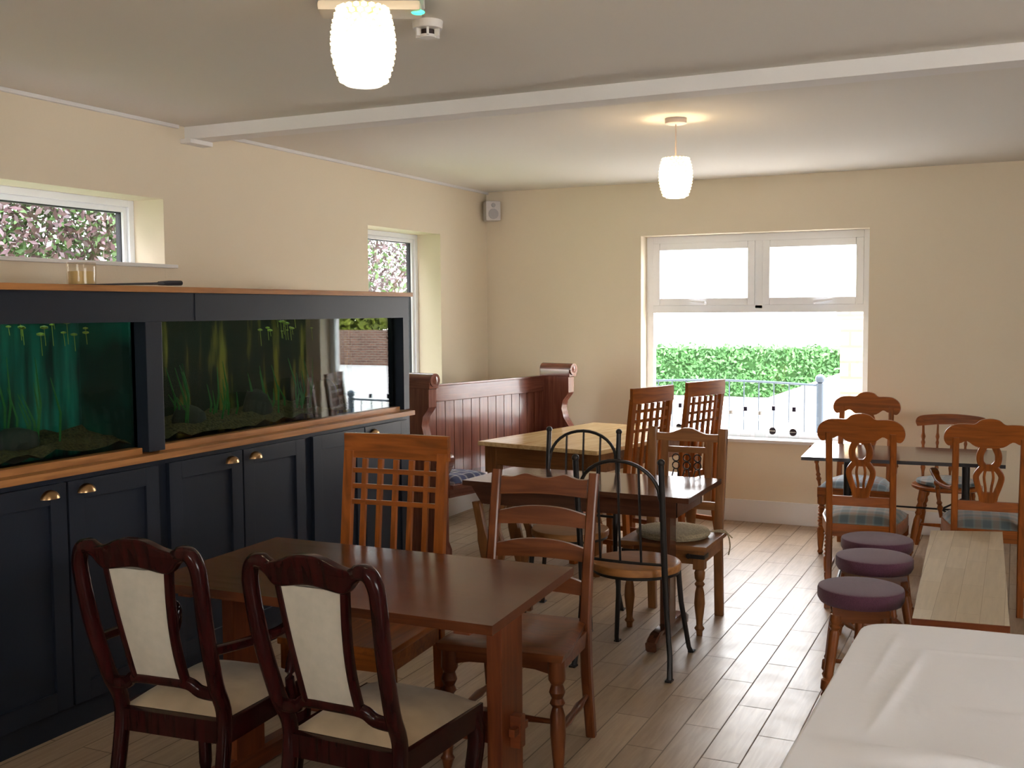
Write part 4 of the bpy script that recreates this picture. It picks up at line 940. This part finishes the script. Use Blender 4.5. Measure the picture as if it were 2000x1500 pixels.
# railing
M_rail = plain('blue_grey_railing_paint', (.05, .07, .10), .4, metal=.3)
def railing(P, Q, z, label, post=True, sag=0):
    P = Vector((*P, 0)); Q = Vector((*Q, 0)); L_ = (Q-P).length; rr = empty('railing', (P.x, P.y, GZ), label=label, cat='railing', group='iron railings outside'); d = (Q-P)/L_
    zt = z-GZ
    f = lambda t: d*(t*L_)
    MB().tube([(*f(k/10).xy, zt+sag*sin(pi*k/10)) for k in range(11)], .012, 6).build('top_rail', M_rail, rr)
    MB().tube([(*f(k/10).xy, .12) for k in range(11)], .009, 6).build('bottom_rail', M_rail, rr)
    n = int(L_/.13)
    mb = MB()
    for k in range(1, n): mb.tube([(*f(k/n).xy, .0), (*f(k/n).xy, zt+sag*sin(pi*k/n))], .006, 5)
    mb.build('bars', M_rail, rr)
    if post:
        MB().tube([(*f(1).xy, 0), (*f(1).xy, zt+.02)], .035, 10).ball((*f(1).xy, zt+.06), .045, 2).build('end_post', M_rail, rr)
    return rr
railing((-3.4, 10.0), (-1.60, 10.0), .90, 'thin black railing with round-topped post seen through the lower pane', sag=.03)
railing((-.75, 10.25), (.28, 10.35), .60, 'low black railing right of the pier, seen reflected in the fish tank')
# sloping white parapet with handrail
pw = empty('sloping_parapet', (-2.1, 13, GZ), label='white sloping parapet wall rising beside the stone pier outside', cat='parapet')
MB().prism([(-.75, 0), (1.2, 0), (1.2, 1.35), (-.75, .62), (-1.0, .45), (-1.0, 0)], 0, .2).build('wall', plain('white_render', (.8, .78, .76), .9), pw)
# brick wall, trees and kerb beyond the road (seen reflected in the tank)
bw = empty('brick_wall', (14, 30, GZ), label='brown brick garden wall across the road, visible in the tank reflection', cat='wall')
MB().bx(-8, 12, 0, .3, 0, 1.15).build('brickwork', stone_mat('brown_brick', (.13, .06, .04), (.20, .10, .065), (.22, .18, .15), .23, .08), bw, smooth=False)
def tree(name, loc, label, parts, trunk_h, tr, spread, group):
    t = empty(name, loc, label=label, cat='tree', group=group)
    mb = MB().tube([(0, 0, 0), (.05, .03, trunk_h*.5), (0, .08, trunk_h)], [tr, tr*.8, tr*.5], 10)
    rnd = random.Random(int(loc[0]*13+loc[1]*7))
    for k in range(7):
        a = 2*pi*k/7; mb.tube([(0, .05, trunk_h*.55+.06*k), (spread*.4*cos(a), spread*.4*sin(a), trunk_h*.95), (spread*.75*cos(a), spread*.75*sin(a), trunk_h*1.2+rnd.uniform(-.3, .4))], [tr*.35, tr*.22, .012], 6)
    mb.build('trunk', plain('bark', (.10, .07, .05), .9), t)
    for i, (m_, n_, s0, s1, fn) in enumerate(parts):
        mb = MB(); leaf_cloud(mb, n_, fn, s0, s1, 5+i); mb.build('foliage', m_, t, smooth=False, kind='stuff')
    return t
def ell(cx, cy, cz_, rx, ry, rz_):
    def f(r):
        while True:
            v = Vector((r.uniform(-1, 1), r.uniform(-1, 1), r.uniform(-1, 1)))
            if v.length < 1: break
        return (cx+v.x*rx, cy+v.y*ry, cz_+v.z*rz_)
    return f
M_lg = plain('green_leaf', (.07, .14, .04), .5, var=.4, bs=3); M_lp = plain('copper_leaf', (.075, .038, .045), .32, var=.5, bs=4, spec=1); M_ly = plain('yellow_green_leaf', (.28, .33, .05), .5, var=.3, bs=4)
tree('beech_tree', (-7.2, 6.2, GZ), 'green and copper-leaved tree filling the wide high window on the left', [(M_lg, 34000, .018, .04, ell(-.2, 0, 2.4, 1.5, 2.2, 1.5)), (M_lp, 20000, .018, .04, ell(.5, -.3, 2.4, 1.2, 2.0, 1.4)), (M_lg, 14000, .08, .15, ell(0, -.2, 4.4, 1.8, 2.8, 1.7))], 2.2, .12, 1.6, 'trees beyond the left windows')  # last, large-leaved crown is added above the view to keep sky light off the reveals
tree('beech_tree', (-7.4, 11.2, GZ), 'copper-leaved tree seen through the narrow tall left window', [(M_lp, 15000, .02, .045, ell(0, 0, 2.3, 1.2, 1.8, 1.5)), (M_lg, 3500, .02, .045, ell(.3, -.9, 2.3, 1.1, 1.4, 1.3)), (M_lp, 9000, .07, .13, ell(-.2, .4, 4.3, 1.7, 2.4, 1.5))], 2.2, .11, 1.5, 'trees beyond the left windows')  # its large-leaved upper crown is likewise added out of view to block sky light
tree('beech_tree', (-7.2, .6, GZ), 'added copper-leaved tree outside the left wall, out of view, shading the window reveals', [(M_lp, 12000, .06, .12, ell(0, 0, 2.9, 1.6, 2.3, 2.3))], 2.2, .12, 1.6, 'trees beyond the left windows')  # unseen tree added to block sky light falling on the left window reveals
tree('garden_tree', (-13, 5.5, GZ), 'large green tree standing farthest back beyond the left windows', [(M_lg, 5200, .09, .17, ell(0, 0, 3.0, 2.2, 3.0, 2.6))], 3, .2, 2.4, 'trees beyond the left windows')
tree('garden_tree', (11, 33.2, GZ), 'green tree behind the brick wall, left one in the tank reflection', [(M_lg, 4000, .12, .25, ell(0, 0, 2.6, 2.4, 1.6, 2.1))], 2.5, .15, 2, 'trees behind the brick wall')
tree('garden_tree', (16.6, 34.5, GZ), 'yellow-green tree behind the brick wall, right one in the tank reflection', [(M_ly, 3400, .12, .25, ell(0, 0, 2.2, 2.2, 1.6, 1.8))], 2.3, .15, 2, 'trees behind the brick wall')
tag(MB().bx(-40, 60, 14.0, 14.1, GZ, GZ+.012).build('road_marking', plain('yellow_road_paint', (.6, .45, .1), .8), smooth=False), 'yellow line painted along the edge of the road outside', 'road marking')
